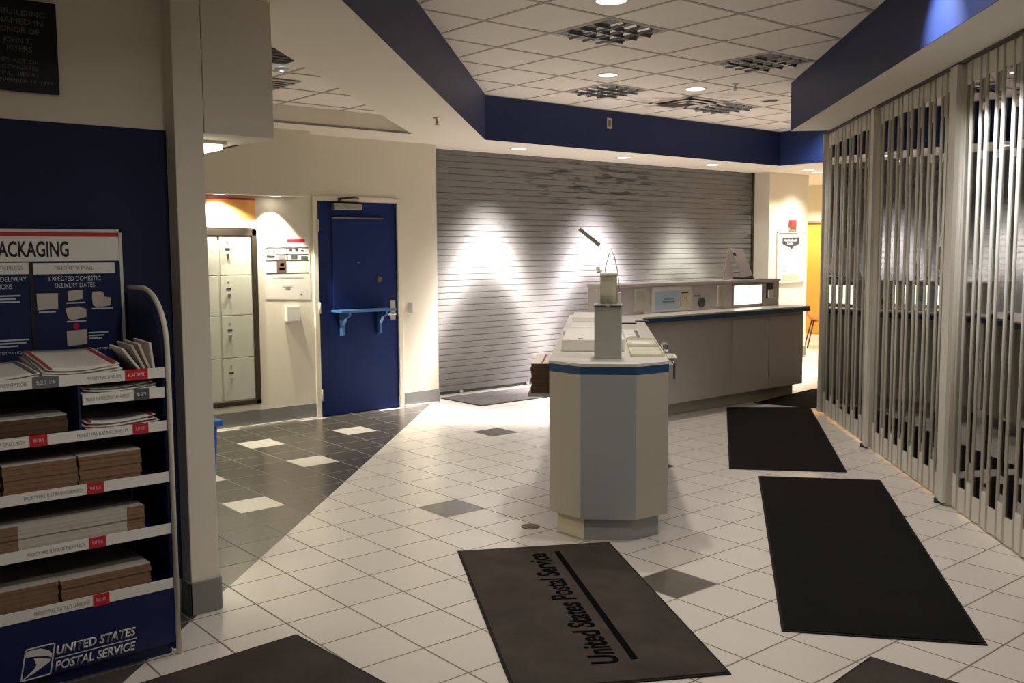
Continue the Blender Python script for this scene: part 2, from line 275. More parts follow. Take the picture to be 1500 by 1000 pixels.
# ---------------------------------------------------------------- mesh helpers
WL = {}
class B:
    def __init__(s): s.bm = bmesh.new()
    def face(s, pts): return s.bm.faces.new([s.bm.verts.new(p) for p in pts])
    def hexa(s, p):      # 8 points: bottom 4 ccw, top 4
        v = [s.bm.verts.new(q) for q in p]
        for f in ((3, 2, 1, 0), (4, 5, 6, 7), (0, 1, 5, 4), (1, 2, 6, 5), (2, 3, 7, 6), (3, 0, 4, 7)): s.bm.faces.new([v[i] for i in f])
        return s
    def box(s, x0, x1, y0, y1, z0, z1):
        x0, x1 = min(x0, x1), max(x0, x1); y0, y1 = min(y0, y1), max(y0, y1); z0, z1 = min(z0, z1), max(z0, z1)
        return s.hexa([(x0, y0, z0), (x1, y0, z0), (x1, y1, z0), (x0, y1, z0), (x0, y0, z1), (x1, y0, z1), (x1, y1, z1), (x0, y1, z1)])
    def obox(s, c, ux, hx, hy, z0, z1):     # box rotated about z: centre c (x,y), unit dir ux, half sizes
        ux = Vector((ux[0], ux[1], 0)).normalized(); uy = Vector((-ux.y, ux.x, 0)); c = Vector((c[0], c[1], 0))
        q = [c-ux*hx-uy*hy, c+ux*hx-uy*hy, c+ux*hx+uy*hy, c-ux*hx+uy*hy]
        return s.hexa([(p.x, p.y, z0) for p in q]+[(p.x, p.y, z1) for p in q])
    def prism(s, poly, z0, z1, z1f=None):
        n = len(poly); a = sum(poly[i][0]*poly[(i+1) % n][1]-poly[(i+1) % n][0]*poly[i][1] for i in range(n))
        if a < 0: poly = poly[::-1]
        lo = [s.bm.verts.new((x, y, z0)) for x, y in poly]; hi = [s.bm.verts.new((x, y, z1)) for x, y in poly]
        s.bm.faces.new(lo[::-1]); s.bm.faces.new(hi)
        for i in range(n): s.bm.faces.new((lo[i], lo[(i+1) % n], hi[(i+1) % n], hi[i]))
        return s
    def extr(s, pts, vec):                  # planar polygon in 3-D extruded along vec
        vec = Vector(vec); a = [s.bm.verts.new(p) for p in pts]; b = [s.bm.verts.new(Vector(p)+vec) for p in pts]; n = len(pts)
        s.bm.faces.new(a); s.bm.faces.new(b[::-1])
        for i in range(n): s.bm.faces.new((a[i], b[i], b[(i+1) % n], a[(i+1) % n]))
        return s
    def cyl(s, p, q, r, r2=None, n=16, cap=True):
        p, q = Vector(p), Vector(q); d = (q-p).normalized(); t = Vector((1, 0, 0)) if abs(d.x) < .9 else Vector((0, 1, 0)); u = d.cross(t).normalized(); v = d.cross(u); r2 = r if r2 is None else r2
        A = [s.bm.verts.new(p+(u*math.cos(6.28319*i/n)+v*math.sin(6.28319*i/n))*r) for i in range(n)]
        C = [s.bm.verts.new(q+(u*math.cos(6.28319*i/n)+v*math.sin(6.28319*i/n))*r2) for i in range(n)]
        for i in range(n): s.bm.faces.new((A[i], A[(i+1) % n], C[(i+1) % n], C[i])).smooth = True
        if cap: s.bm.faces.new(A[::-1]); s.bm.faces.new(C)
        return s
    def tube(s, pts, r, n=8):
        P = [Vector(p) for p in pts]; rings = []; prev = None
        for i, p in enumerate(P):
            d = (P[min(i+1, len(P)-1)]-P[max(i-1, 0)]).normalized()
            if prev is None:
                t = Vector((0, 0, 1)) if abs(d.z) < .9 else Vector((1, 0, 0)); u = d.cross(t).normalized()
            else: u = (prev-d*prev.dot(d)).normalized()
            prev = u; v = d.cross(u)
            rings.append([s.bm.verts.new(p+(u*math.cos(6.28319*k/n)+v*math.sin(6.28319*k/n))*r) for k in range(n)])
        for a, b in zip(rings, rings[1:]):
            for k in range(n): s.bm.faces.new((a[k], a[(k+1) % n], b[(k+1) % n], b[k])).smooth = True
        s.bm.faces.new(rings[0][::-1]); s.bm.faces.new(rings[-1]); return s
    def lathe(s, c, prof, n=24, cap0=False, cap1=False):       # profile (r,z) about vertical axis at c
        rings = [[s.bm.verts.new((c[0]+r*math.cos(6.28319*k/n), c[1]+r*math.sin(6.28319*k/n), z)) for k in range(n)] for r, z in prof]
        for a, b in zip(rings, rings[1:]):
            for k in range(n): s.bm.faces.new((a[k], a[(k+1) % n], b[(k+1) % n], b[k])).smooth = True
        if cap0: s.bm.faces.new(rings[0][::-1])
        if cap1: s.bm.faces.new(rings[-1])
        return s
    def build(s, name, material, parent=None, bevel=0, base=None):
        bm = s.bm; bmesh.ops.recalc_face_normals(bm, faces=bm.faces)
        xs = [v.co.x for v in bm.verts]; ys = [v.co.y for v in bm.verts]; zs = [v.co.z for v in bm.verts]
        c = Vector(base) if base else Vector(((min(xs)+max(xs))/2, (min(ys)+max(ys))/2, min(zs)))
        for v in bm.verts: v.co -= c
        me = bpy.data.meshes.new(name); bm.to_mesh(me); bm.free()
        o = bpy.data.objects.new(name, me); me.materials.append(M[material] if isinstance(material, str) else material); COL.objects.link(o)
        WL[o.name] = c
        if parent is not None: o.parent = parent; o.location = c-WL[parent.name]
        else: o.location = c
        if bevel:
            bv = o.modifiers.new('bevel', 'BEVEL'); bv.width = bevel; bv.segments = 2; bv.limit_method = 'ANGLE'
        return o
def tag(o, label=None, cat=None, group=None, kind=None):
    if label: o['label'] = label
    if cat: o['category'] = cat
    if group: o['group'] = group
    if kind: o['kind'] = kind
    return o
def thing(name, loc, label, cat, group=None, kind=None):
    o = bpy.data.objects.new(name, None); o.empty_display_size = .1; COL.objects.link(o); o.location = loc; WL[o.name] = Vector(loc)
    return tag(o, label, cat, group, kind)
def struct(o): o['kind'] = 'structure'; return o
def dup(root, loc, label=None):
    r = root.copy(); COL.objects.link(r); r.location = loc; WL[r.name] = Vector(loc)
    if label: r['label'] = label
    for ch in list(root.children):
        c = ch.copy(); COL.objects.link(c); c.parent = r
        for g in list(ch.children):
            d = g.copy(); COL.objects.link(d); d.parent = c
    return r
def frame3(xd, nrm):
    x = Vector(xd).normalized(); n = Vector(nrm).normalized(); u = n.cross(x).normalized(); return x, u, n
def text(name, s, org, xd, nrm, h, width, material, parent, bold=0.0, shear=0.0, thick=.0012, align='L'):
    "flat lettering: org = left end of the baseline (or right end with align R), cap height h, total width"
    cu = bpy.data.curves.new(name, 'FONT'); cu.body = s; cu.size = 1; cu.offset = bold; cu.shear = shear; cu.resolution_u = 3
    ob = bpy.data.objects.new(name, cu); COL.objects.link(ob)
    dg = bpy.context.evaluated_depsgraph_get(); me = bpy.data.meshes.new_from_object(ob.evaluated_get(dg)); bpy.data.objects.remove(ob)
    bm = bmesh.new(); bm.from_mesh(me); bpy.data.meshes.remove(me)
    bmesh.ops.remove_doubles(bm, verts=bm.verts, dist=1e-5)
    bmesh.ops.dissolve_limit(bm, angle_limit=.02, verts=bm.verts, edges=bm.edges)
    x0 = min(v.co.x for v in bm.verts); x1 = max(v.co.x for v in bm.verts); capH = .729
    x, u, n = frame3(xd, nrm); sx = width/(x1-x0); sy = h/capH; o3 = Vector(org)
    if align == 'R': o3 = o3-x*width
    r = bmesh.ops.extrude_face_region(bm, geom=bm.faces[:])
    for e in r['geom']:
        if isinstance(e, bmesh.types.BMVert): e.co.z += 1.0
    for v in bm.verts: v.co = o3+x*((v.co.x-x0)*sx)+u*(v.co.y*sy)+n*(v.co.z*thick)
    b = B(); b.bm.free(); b.bm = bm
    return b.build(name, material, parent)
def plate(name, pts, nrm, thick, material, parent=None):
    b = B(); b.extr(pts, Vector(nrm)*thick); return b.build(name, material, parent)
def vrect(a, b0, b1, z0, z1, t, name, material, parent=None, bevel=0):      # thin panel on a plane x=a, facing +x
    return B().box(a, a+t, b0, b1, z0, z1).build(name, material, parent, bevel)

# ---------------------------------------------------------------- the setting
struct(B().box(-6.5, 8.0, -5.0, 13.0, -.1, 0).build('floor', 'floor', base=(0, 0, 0)))
# main lay-in ceiling with its T grid (grid strips are pattern of the ceiling)
mc = struct(B().box(-2.9, 8.0, -5.0, 13.0, CEIL, CEIL+.08).build('ceiling', 'ceil', base=(0, 0, 0)))
g = B()
k = -5
for i in range(-6, 15):
    x = .28+.6096*i
    if -2.8 < x < 8: g.box(x-.012, x+.012, -5, 8.8, CEIL-.004, CEIL+.01)
for i in range(-9, 15):
    y = .528+.6096*i
    if -5 < y < 8.8: g.box(-2.8, 8, y-.012, y+.012, CEIL-.0035, CEIL+.01)
struct(g.build('trim_1', 'tgrid'))
# dropped soffit, left: between the blue diagonal (a+b=.9), the back blue face (a=-2.775) and the walls
T = .9
cof = [(-2.8, 2.8), (.42, -.42), (-2.8, -.42)]          # coffer opening in the left soffit (triangle)
sof = B()
z0, z1 = SOFFIT, SOFFIT+.02
for poly in ([(-2.775, 3.675), (-2.775, 8.72), (-3.95, 8.72), (-3.95, 2.8), (-2.8, 2.8)],
             [(-2.775, 3.675), (-2.8, 2.8), (.42, -.42), (1.32, -.42)],
             [(-2.8, 2.8), (-3.95, 2.8), (-3.95, -.42), (-2.8, -.42)],
             [(1.32, -.42), (.80, -.42), (.80, -5), (5.9, -5)]):
    sof.prism(poly, z0, z1)
struct(sof.build('ceiling', 'soffit'))
# coffer: far face, diagonal face, tile lid
cf = B()
cf.box(-2.82, -2.80, -.42, 2.8, SOFFIT, 2.90)
cf.prism([(-2.80, 2.80), (.42, -.42), (.44, -.40), (-2.80, 2.84)], SOFFIT+.02, 2.90)
struct(cf.build('trim_2', 'soffit'))
struct(B().prism([(-2.82, 2.82), (.44, -.42), (-2.82, -.42)], 2.895, 2.93).build('ceiling', 'ceil', base=(0, 0, 0)))
g = B()
for i in range(0, 6):
    x = -2.62+.6096*i; g.box(x-.012, x+.012, -.42, min(-x, 2.78), 2.890, 2.896)
for i in range(0, 5):
    y = 2.03-.6096*i
    g.box(-2.80, -y, y-.012, y+.012, 2.891, 2.897)
struct(g.build('trim_3', 'tgrid'))
# blue fascias (soffit edge to lay-in ceiling)
def fascia(name, p, q, nrm, t=.03):
    nrm = Vector((nrm[0], nrm[1], 0)).normalized(); f = .004
    P = [(p[0]+nrm.x*f, p[1]+nrm.y*f), (q[0]+nrm.x*f, q[1]+nrm.y*f), (q[0], q[1]), (p[0], p[1])]
    return struct(B().prism(P, SOFFIT+.0012, CEIL).build(name, 'navy'))
fascia('trim_4', (-2.775, 3.675), (5.9, -5), (1, 1))
fascia('trim_5', (-2.775, 3.675), (-2.775, 8.75), (1, 0))
fascia('trim_6', (-2.80, 8.72), (4.0, 8.72), (0, -1))
fascia('trim_7', (-.458, 5.558), (8.0, -2.9), (-1, -1))
fascia('trim_8', (-.458, 5.558), (1.2, 7.216), (-1, 1))
# right soffit slab above the folding grille, and the far right one
struct(B().prism([(-.458, 5.558), (8.0, -2.9), (8.0, 7.3), (1.284, 7.3)], SOFFIT, SOFFIT+.02).build('ceiling', 'soffit'))
struct(B().prism([(-3.95, 8.72), (4.0, 8.72), (4.0, 12.7), (-6.4, 12.7), (-6.4, 10.3), (-3.95, 10.3)], SOFFIT, SOFFIT+.02).build('ceiling', 'soffit'))
# walls
DW = -3.42
wb = B()
wb.box(DW-.15, DW, -3.2, 2.099, 0, SOFFIT); wb.box(DW-.15, DW, 3.012, 3.52, 0, SOFFIT); wb.box(DW-.15, DW, 2.099, 3.012, 2.115, SOFFIT)
wb.box(-3.95, DW-.10, 3.40, 3.52, 0, SOFFIT)
struct(wb.build('wall_back', 'wall'))
struct(B().box(-3.40, -3.20, -.42, 1.93, 2.14, SOFFIT).build('trim_9', 'wall'))           # valance box above the parcel lockers
struct(B().box(.60, .758, -3.2, -.80, 0, SOFFIT).build('wall_left', 'wall'))
struct(B().box(.56, .858, -.886, -.756, 0, SOFFIT).build('wall_left_end', 'wall', bevel=.004))
struct(B().box(.50, .858, -.754, -.424, 2.138, SOFFIT).build('trim_10', 'wall', bevel=.004))
lo = B(); lo.box(-3.20, .50, -3.2, -.424, 2.138, 2.17); lo.box(-3.20, .50, -.45, -.424, 2.138, SOFFIT); struct(lo.build('ceiling', 'soffit'))
struct(B().box(.758, .762, -3.2, -.888, 0, 2.148).build('trim_11', 'navywall'))         # navy paint field
struct(B().box(-6.5, 8, -5.1, -5.0, 0, 3.3).build('wall_behind', 'wall'))
struct(B().box(8, 8.1, -5, 13, 0, 3.3).build('wall_front', 'wall'))
struct(B().box(-4.1, .60, -3.3, -3.2, 0, SOFFIT).build('wall_alcove', 'wall'))
# right hand column, corridor
SHP = -3.75
struct(B().box(-4.2, -3.46, 9.48, 10.47, 0, SOFFIT).build('wall_column', 'wall', bevel=.004))
struct(B().box(-3.98, -3.93, 3.5, 9.5, 0, SOFFIT).build('wall_shutter', 'black'))
struct(B().box(-6.5, -4.2, 10.37, 10.47, 0, SOFFIT).build('wall_corridor', 'wall'))
fw = B(); fw.box(-6.5, -4.95, 12.6, 12.7, 0, SOFFIT); fw.box(-4.02, -3.2, 12.6, 12.7, 0, SOFFIT); fw.box(-2.3, 8, 12.6, 12.7, 0, SOFFIT); fw.box(-4.95, -4.02, 12.6, 12.7, 2.13, SOFFIT); fw.box(-3.2, -2.3, 12.6, 12.7, 2.13, SOFFIT)
struct(fw.build('wall_far', 'wall'))
struct(B().box(-6.6, -6.5, 10.4, 12.7, 0, SOFFIT).build('wall_corridor_end', 'wall'))
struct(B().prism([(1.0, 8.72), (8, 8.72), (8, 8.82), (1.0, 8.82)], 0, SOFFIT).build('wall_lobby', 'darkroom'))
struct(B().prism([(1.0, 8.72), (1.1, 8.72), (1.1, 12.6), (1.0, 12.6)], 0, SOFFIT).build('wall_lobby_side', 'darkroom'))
# baseboards
def bb(name, x0, x1, y0, y1, h=.15): return struct(B().box(x0, x1, y0, y1, 0, h).build(name, 'grayBase', bevel=.003))
bb('baseboard_back', DW, DW+.012, -3.2, 2.04); bb('baseboard_back_right', DW, DW+.012, 3.075, 3.53)
bb('baseboard_left', .762, .774, -3.2, -.90); bb('baseboard_left_end', .858, .870, -.898, -.756); bb('baseboard_left_end_side', .76, .870, -.898, -.886); bb('baseboard_left_end_far', .56, .858, -.756, -.744)
bb('baseboard_column', -3.46, -3.448, 9.468, 10.48); bb('baseboard_column_side', -3.75, -3.46, 9.468, 9.48)
for (y0, y1) in ((-3.2, 2.04), (3.075, 3.50)): struct(B().box(DW+.012, DW+.030, y0, y1, 0, .014).build('trim_12', 'white'))  # light caught along the baseboard toe, painted as a thin white strip
struct(B().box(-6.5, 1.0, 12.588, 12.6, 0, .12).build('baseboard_far', 'white'))

# ---------------------------------------------------------------- blue service door
d1 = thing('door_1', (DW, 2.555, 0), None, None, kind='structure')
fr = B()
for (y0, y1) in ((2.049, 2.099), (3.012, 3.064)): fr.box(DW-.05, DW+.022, y0, y1, 0, 2.165)
fr.box(DW-.05, DW+.022, 2.099, 3.012, 2.115, 2.165)
fr.build('door_frame', 'wall', d1, bevel=.004)
leaf = B().box(DW-.05, DW-.006, 2.103, 3.008, .008, 2.111).build('door_leaf', 'doorblue', d1, bevel=.002)
pn = B(); pn.box(DW-.006, DW+.006, 2.262, 2.836, 1.06, 1.955)
pn.build('raised_panel', 'doorblue', leaf, bevel=.002)
B().box(DW-.006, DW+.018, 2.255, 2.842, 1.950, 1.962).build('panel_ledge', 'chrome', leaf)
B().cyl((DW+.006, 2.79, 1.342), (DW+.022, 2.79, 1.342), .028).cyl((DW+.022, 2.79, 1.342), (DW+.03, 2.79, 1.342), .020, .014).build('lock_cylinder', 'brass', leaf)
B().cyl((DW+.006, 2.55, 1.515), (DW+.010, 2.55, 1.515), .008).build('peephole', 'chrome', leaf)
sh = B().box(DW-.006, DW+.20, 2.235, 2.872, 1.030, 1.052).build('door_shelf', 'shelfblue', d1, bevel=.003)
for y in (2.345, 2.775):
    pts = [(DW-.006, y, 1.03), (DW+.17, y, 1.03), (DW+.17, y, .995), (DW+.09, y, .965), (DW+.045, y, .90), (DW+.045, y, .80), (DW-.006, y, .79)]
    B().extr([(p[0], p[1]-.016, p[2]) for p in pts], (0, .032, 0)).build('bracket', 'shelfblue', sh)
cl = B().box(DW-.006, DW+.055, 2.265, 2.575, 2.035, 2.098).build('door_closer', 'steel', d1, bevel=.006)
B().cyl((DW+.03, 2.34, 2.098), (DW+.03, 2.34, 2.150), .016).tube([(DW+.03, 2.34, 2.140), (DW+.16, 2.43, 2.150), (DW+.03, 2.55, 2.150)], .010).build('closer_arm', 'bronze', cl)
hw = B(); hw.box(DW-.006, DW+.008, 2.918, 2.978, 1.040, 1.125); hw.box(DW-.006, DW+.008, 2.918, 2.978, .925, 1.025)
hw.build('lock_plate', 'steel', d1)
B().cyl((DW+.008, 2.95, .985), (DW+.05, 2.95, .985), .012).box(DW+.04, DW+.056, 2.86, 2.962, .976, .994).build('lever_handle', 'chrome', d1, bevel=.004)
for z in (1.88, 1.08, .22): B().box(DW-.004, DW+.030, 2.086, 2.108, z-.055, z+.055).cyl((DW+.028, 2.097, z-.055), (DW+.028, 2.097, z+.055), .008).build('hinge', 'cream', d1)
tag(B().box(DW, DW+.012, 3.134, 3.192, .985, 1.095).build('wall_plate', 'steel', bevel=.003), 'small steel plate on the wall right of the blue door', 'plate')

# ---------------------------------------------------------------- parcel lockers and what hangs beside them
pl = thing('parcel_locker', (DW, .95, .21), 'cream enamel parcel lockers in a dark frame in the wall left of the blue door', 'lockers')
f = B()
for (y0, y1, q0, q1) in ((.40, 1.466, 1.775, 1.835), (.40, 1.466, .21, .255), (1.418, 1.466, .21, 1.835), (.40, .44, .21, 1.835)): f.box(DW-.01, DW+.022, y0, y1, q0, q1)
f.build('locker_frame', 'bronze', pl, bevel=.003)
B().box(DW-.01, DW+.006, .44, 1.418, .255, 1.775).build('locker_body', 'locker', pl)
zs = [.262, .535, .800, 1.085, 1.425, 1.768]
rows = [(1.105, 1.405), (.775, 1.085), (.45, .755)]
for ci, (y0, y1) in enumerate(rows):
    for a, b2 in ((.265, .655), (.662, 1.045), (1.052, 1.412), (1.419, 1.768)):
        dr = B().box(DW+.006, DW+.016, y0, y1, a, b2).build('locker_door', 'locker', pl, bevel=.002)
        yc = y0+.075; h = b2-a
        zt = a+h*.52 if ci == 0 else a+h*.5
        B().cyl((DW+.016, yc, zt), (DW+.030, yc, zt), .013).box(DW+.016, DW+.026, yc-.009, yc+.009, zt-.035, zt).build('lock_knob', 'chrome', dr)
        B().box(DW+.016, DW+.018, yc-.022, yc+.022, zt+.045, zt+.062).build('number_plate', 'ink', dr)
        B().box(DW+.016, DW+.018, yc-.008, yc+.008, zt+.110, zt+.122).build('locker_mark', 'inkgrey', dr)
sg = thing('locker_sign', (DW, .95, 1.85), 'orange red sign with a white lower band above the parcel lockers', 'sign')
B().box(DW, DW+.012, .40, 1.462, 1.922, 2.115).build('colour_band', 'signred', sg)
B().box(DW, DW+.013, .40, 1.462, 2.100, 2.118).build('top_stripe', 'red', sg)
B().box(DW, DW+.016, .40, 1.464, 1.846, 1.922).build('white_band', 'white', sg)
po = thing('notice_poster', (DW, 1.77, 1.16), 'white paper poster with red banner and photo grid taped left of the blue door', 'poster')
NB = DW
B().extr([(NB+.001, 1.545, 1.185), (NB+.001, 2.015, 1.165), (NB+.001, 2.015, 1.775), (NB+.001, 1.56, 1.775)], (.0025, 0, 0)).build('sheet', 'paper', po)
B().box(NB+.0036, NB+.0046, 1.778, 1.964, 1.716, 1.748).build('red_banner', 'red', po)
B().box(NB+.0036, NB+.0042, 1.60, 1.77, 1.722, 1.742).build('headline', 'inkgrey', po)
gr = B()
for z in (1.665, 1.600, 1.545, 1.425): gr.box(NB+.0036, NB+.0046, 1.555, 2.0, z-.004, z+.004)
gr.box(NB+.0036, NB+.0046, 1.768, 1.782, 1.545, 1.665)
gr.build('grid_lines', 'ink', po)
for (y0, y1, q0, q1, mm) in ((1.57, 1.60, 1.63, 1.655, 'inkgrey'), (1.63, 1.66, 1.63, 1.655, 'inkgrey'), (1.68, 1.71, 1.63, 1.655, 'inkgrey'), (1.80, 1.83, 1.63, 1.658, 'ink'), (1.86, 1.89, 1.63, 1.658, 'ink'), (1.92, 1.95, 1.63, 1.645, 'ink'),
                         (1.565, 1.65, 1.575, 1.59, 'ink'), (1.69, 1.76, 1.558, 1.592, 'inkgrey'), (1.81, 1.88, 1.560, 1.596, 'tagdark'), (1.92, 1.99, 1.552, 1.585, 'tagdark'), (1.665, 1.765, 1.43, 1.54, 'carddark'), (1.70, 1.74, 1.49, 1.52, 'paper'), (1.69, 1.75, 1.45, 1.475, 'paper'), (1.72, 1.83, 1.30, 1.303, 'inkgrey'), (1.75, 1.80, 1.27, 1.29, 'inkgrey'), (1.62, 1.95, 1.38, 1.384, 'inkgrey'), (1.90, 1.925, 1.215, 1.225, 'ink')):
    B().box(NB+.0047, NB+.0052, y0, y1, q0, q1).build('photo', mm, po)
tag(B().box(DW, DW+.05, 1.735, 1.875, .965, 1.115).build('wall_box', 'white', bevel=.006), 'small square white box on the wall under the paper poster', 'box')

# ---------------------------------------------------------------- rolling shutter
rs = thing('roller_shutter', (SHP, 6.6, 0), 'wide grey steel roller shutter with horizontal slats and black scuffs', 'shutter')
b = B(); pitch = .0695; prof = []
n = 39
for i in range(n):
    zb = .045+i*pitch
    for (t, x) in ((0, -.004), (.062, -.004), (.066, .0115), (.11, .012), (.93, .012), (.985, .0115), (.99, -.004)):
        prof.append((SHP+x, zb+t*pitch))
ya, yb = 3.54, 9.44
va = [b.bm.verts.new((x, ya, z)) for x, z in prof]; vb = [b.bm.verts.new((x, yb, z)) for x, z in prof]
for i in range(len(prof)-1): b.bm.faces.new((va[i], vb[i], vb[i+1], va[i+1]))
b.build('slat_curtain', 'shutter', rs, base=(SHP, 6.55, 0))
bar = B().box(SHP-.02, SHP+.03, 3.54, 9.44, 0.002, .018).build('bottom_bar', 'steel', rs)
B().box(SHP-.01, SHP+.012, 3.54, 9.44, .018, .045).build('rubber_seal', 'black', rs)
for y in (4.05, 5.05, 6.05, 7.05, 8.05, 9.0): B().box(SHP+.01, SHP+.03, y-.02, y+.02, .02, .05).build('slide_bolt', 'steel', bar)
B().box(SHP-.05, SHP+.03, 9.43, 9.475, 0, SOFFIT).build('guide_rail', 'bronze', rs)
B().box(SHP-.05, SHP+.03, 3.525, 3.55, 0, SOFFIT).build('guide_rail', 'steel', rs)

# ---------------------------------------------------------------- counters
TOP = 1.0
D45 = Vector((-1, 1, 0)).normalized(); N45 = Vector((1, 1, 0)).normalized()
# plan of the peninsula nose (chamfered end) and of the long run
nose_top = [(.955, 1.175), (1.205, 1.185), (1.425, 1.40), (1.445, 1.645)]
corner = (-1.07, 4.16)
wt = thing('worktop', (-.2, 3.6, .95), 'white laminate worktop with blue edge running from the kiosk nose to the long counter', 'worktop')
topL = (.955-1.83, 1.175+1.83)      # left edge runs at 45 degrees
outline = nose_top+[corner, (-1.07, 6.90), (-1.80, 6.90), (-1.80, 3.93)]
B().prism(outline, .985, TOP).build('top_surface', 'topwhite', wt)
def inset(poly, d):
    n = len(poly); out = []
    ar = sum(poly[i][0]*poly[(i+1) % n][1]-poly[(i+1) % n][0]*poly[i][1] for i in range(n)); sgn = 1 if ar > 0 else -1
    for i in range(n):
        p0, p1, p2 = Vector(poly[i-1]+(0,)), Vector(poly[i]+(0,)), Vector(poly[(i+1) % n]+(0,))
        e1 = (p1-p0).normalized(); e2 = (p2-p1).normalized(); n1 = Vector((-e1.y, e1.x, 0))*sgn; n2 = Vector((-e2.y, e2.x, 0))*sgn
        bi = (n1+n2); bi = bi/ max(.2, bi.dot(n1)); q = p1+bi*d; out.append((q.x, q.y))
    return out
B().prism(inset(outline, .003), .940, .984).build('edge_band', 'bandblue', wt)
# peninsula cabinet: full width nose, then a body set in on the left with a shelf for boxes
pc = thing('kiosk_cabinet', (1.0, 1.6, 0), 'tall kiosk cabinet with chamfered grey and beige front at the near end of the counter', 'cabinet')
bodyn = inset(nose_top+[(1.445-.30, 1.645+.30), (.955-.30, 1.175+.30)], .004)
B().prism(bodyn, .13, .940).build('cabinet_body', 'laminate', pc, bevel=.002)
nb = bodyn
p, q = Vector(nb[1]+(0,)), Vector(nb[2]+(0,)); nn = Vector(((q-p).y, -(q-p).x, 0)).normalized()
B().prism([nb[1], nb[2], (nb[2][0]+nn.x*.003, nb[2][1]+nn.y*.003), (nb[1][0]+nn.x*.003, nb[1][1]+nn.y*.003)], .13, .940).build('front_panel', 'lamgrey', pc)
toe = inset(nose_top+[(1.445-.30, 1.645+.30), (.955-.30, 1.175+.30)], .055)
tk = B().prism(toe, 0, .13).build('toe_kick', 'lamgrey', pc)
tl = inset(toe, -.006)
B().prism([tl[0], tl[1], toe[1], toe[0]], .004, .12).build('loose_kick_board', 'cream', tk)
# rear body of the peninsula
rb0 = [(1.445-.31, 1.645+.31), (-1.07, 4.13), (-1.27, 3.93), (.955-.31+.23, 1.175+.31+.23)]
rc = thing('counter_cabinet', (0, 3.0, 0), 'narrow beige cabinet under the angled counter behind the kiosk', 'cabinet')
B().prism(inset(rb0, .03), .13, .940).build('cabinet_body', 'laminate', rc)
B().prism(inset(rb0, .10), 0, .13).build('toe_kick', 'lamgrey', rc)
# side shelf for the boxes
s0 = Vector((.955-.62, 1.175+.62, 0))
def pen(s, t): # along peninsula s from the nose left corner, t across to the right
    v = Vector((.955, 1.175, 0))+D45*s+N45*t; return (v.x, v.y)
B().prism([pen(.435, -.15), pen(1.04, -.15), pen(1.04, .36), pen(.435, .36)], .725, .745).build('side_shelf', 'lamgrey', rc)
# long counter
lc = thing('long_counter_cabinet', (-1.4, 5.5, 0), 'long taupe counter cabinet with two doors facing the folding grille', 'cabinet')
B().box(-1.80, -1.135, 4.16, 6.87, .13, .940).build('cabinet_body', 'lamwood', lc, bevel=.002)
B().box(-1.72, -1.22, 4.16, 6.81, 0, .13).build('toe_kick', 'laminate', lc)
for (y0, y1) in ((5.60, 6.212), (6.218, 6.83)): B().box(-1.137, -1.122, y0, y1, .137, .905).build('cabinet_door', 'lamwood', lc, bevel=.002)
# riser on the long counter
rz = thing('counter_riser', (-1.5, 5.4, TOP), 'long silver grey display riser with screens along the back of the counter', 'riser')
B().box(-1.72, -1.40, 4.10, 6.78, TOP, 1.27).box(-1.73, -1.385, 4.095, 6.79, 1.27, 1.298).build('riser_body', 'riser', rz, bevel=.003)
sc = B().box(-1.40, -1.388, 4.66, 5.245, 1.012, 1.262).build('notice_frame', 'white', rz, bevel=.003)
B().box(-1.388, -1.385, 4.69, 5.06, 1.03, 1.22).build('notice_sheet', 'screen', sc)
for z, y0, y1 in ((1.135, 4.83, 4.97), (1.110, 4.80, 4.99)): B().box(-1.385, -1.384, y0, y1, z-.007, z+.007).build('notice_text', 'inkgrey', sc)
B().box(-1.388, -1.384, 5.07, 5.225, 1.05, 1.225).build('form_card', 'cream', sc)
B().box(-1.384, -1.383, 5.09, 5.19, 1.185, 1.198).box(-1.384, -1.383, 5.13, 5.18, 1.13, 1.142).build('form_text', 'ink', sc)
lp = B().box(-1.40, -1.386, 5.93, 6.47, 1.015, 1.262).build('lit_panel_frame', 'steel', rz)
B().box(-1.386, -1.382, 5.955, 6.43, 1.035, 1.235).build('lit_panel', 'lit', lp)
B().box(-1.40, -1.388, 6.54, 6.66, 1.08, 1.25).build('slot', 'bronze', rz)
B().box(-1.388, -1.375, 6.555, 6.645, 1.085, 1.18).build('slot_card', 'white', rz)
for y, wv in ((4.48, .07), (5.72, .05)): B().box(-1.40, -1.375, y-wv, y+wv, 1.03, 1.25).build('brochure_pocket', 'milky', rz)
B().box(-1.392, -1.384, 4.43, 4.53, 1.06, 1.13).build('brochure', 'paper', rz)
B().cyl((-1.40, 5.42, 1.08), (-1.385, 5.42, 1.08), .05, n=20).build('round_badge', 'tagdark', rz)
B().box(-1.40, -1.386, 5.30, 5.38, 1.145, 1.158).build('chrome_clip', 'chrome', rz)
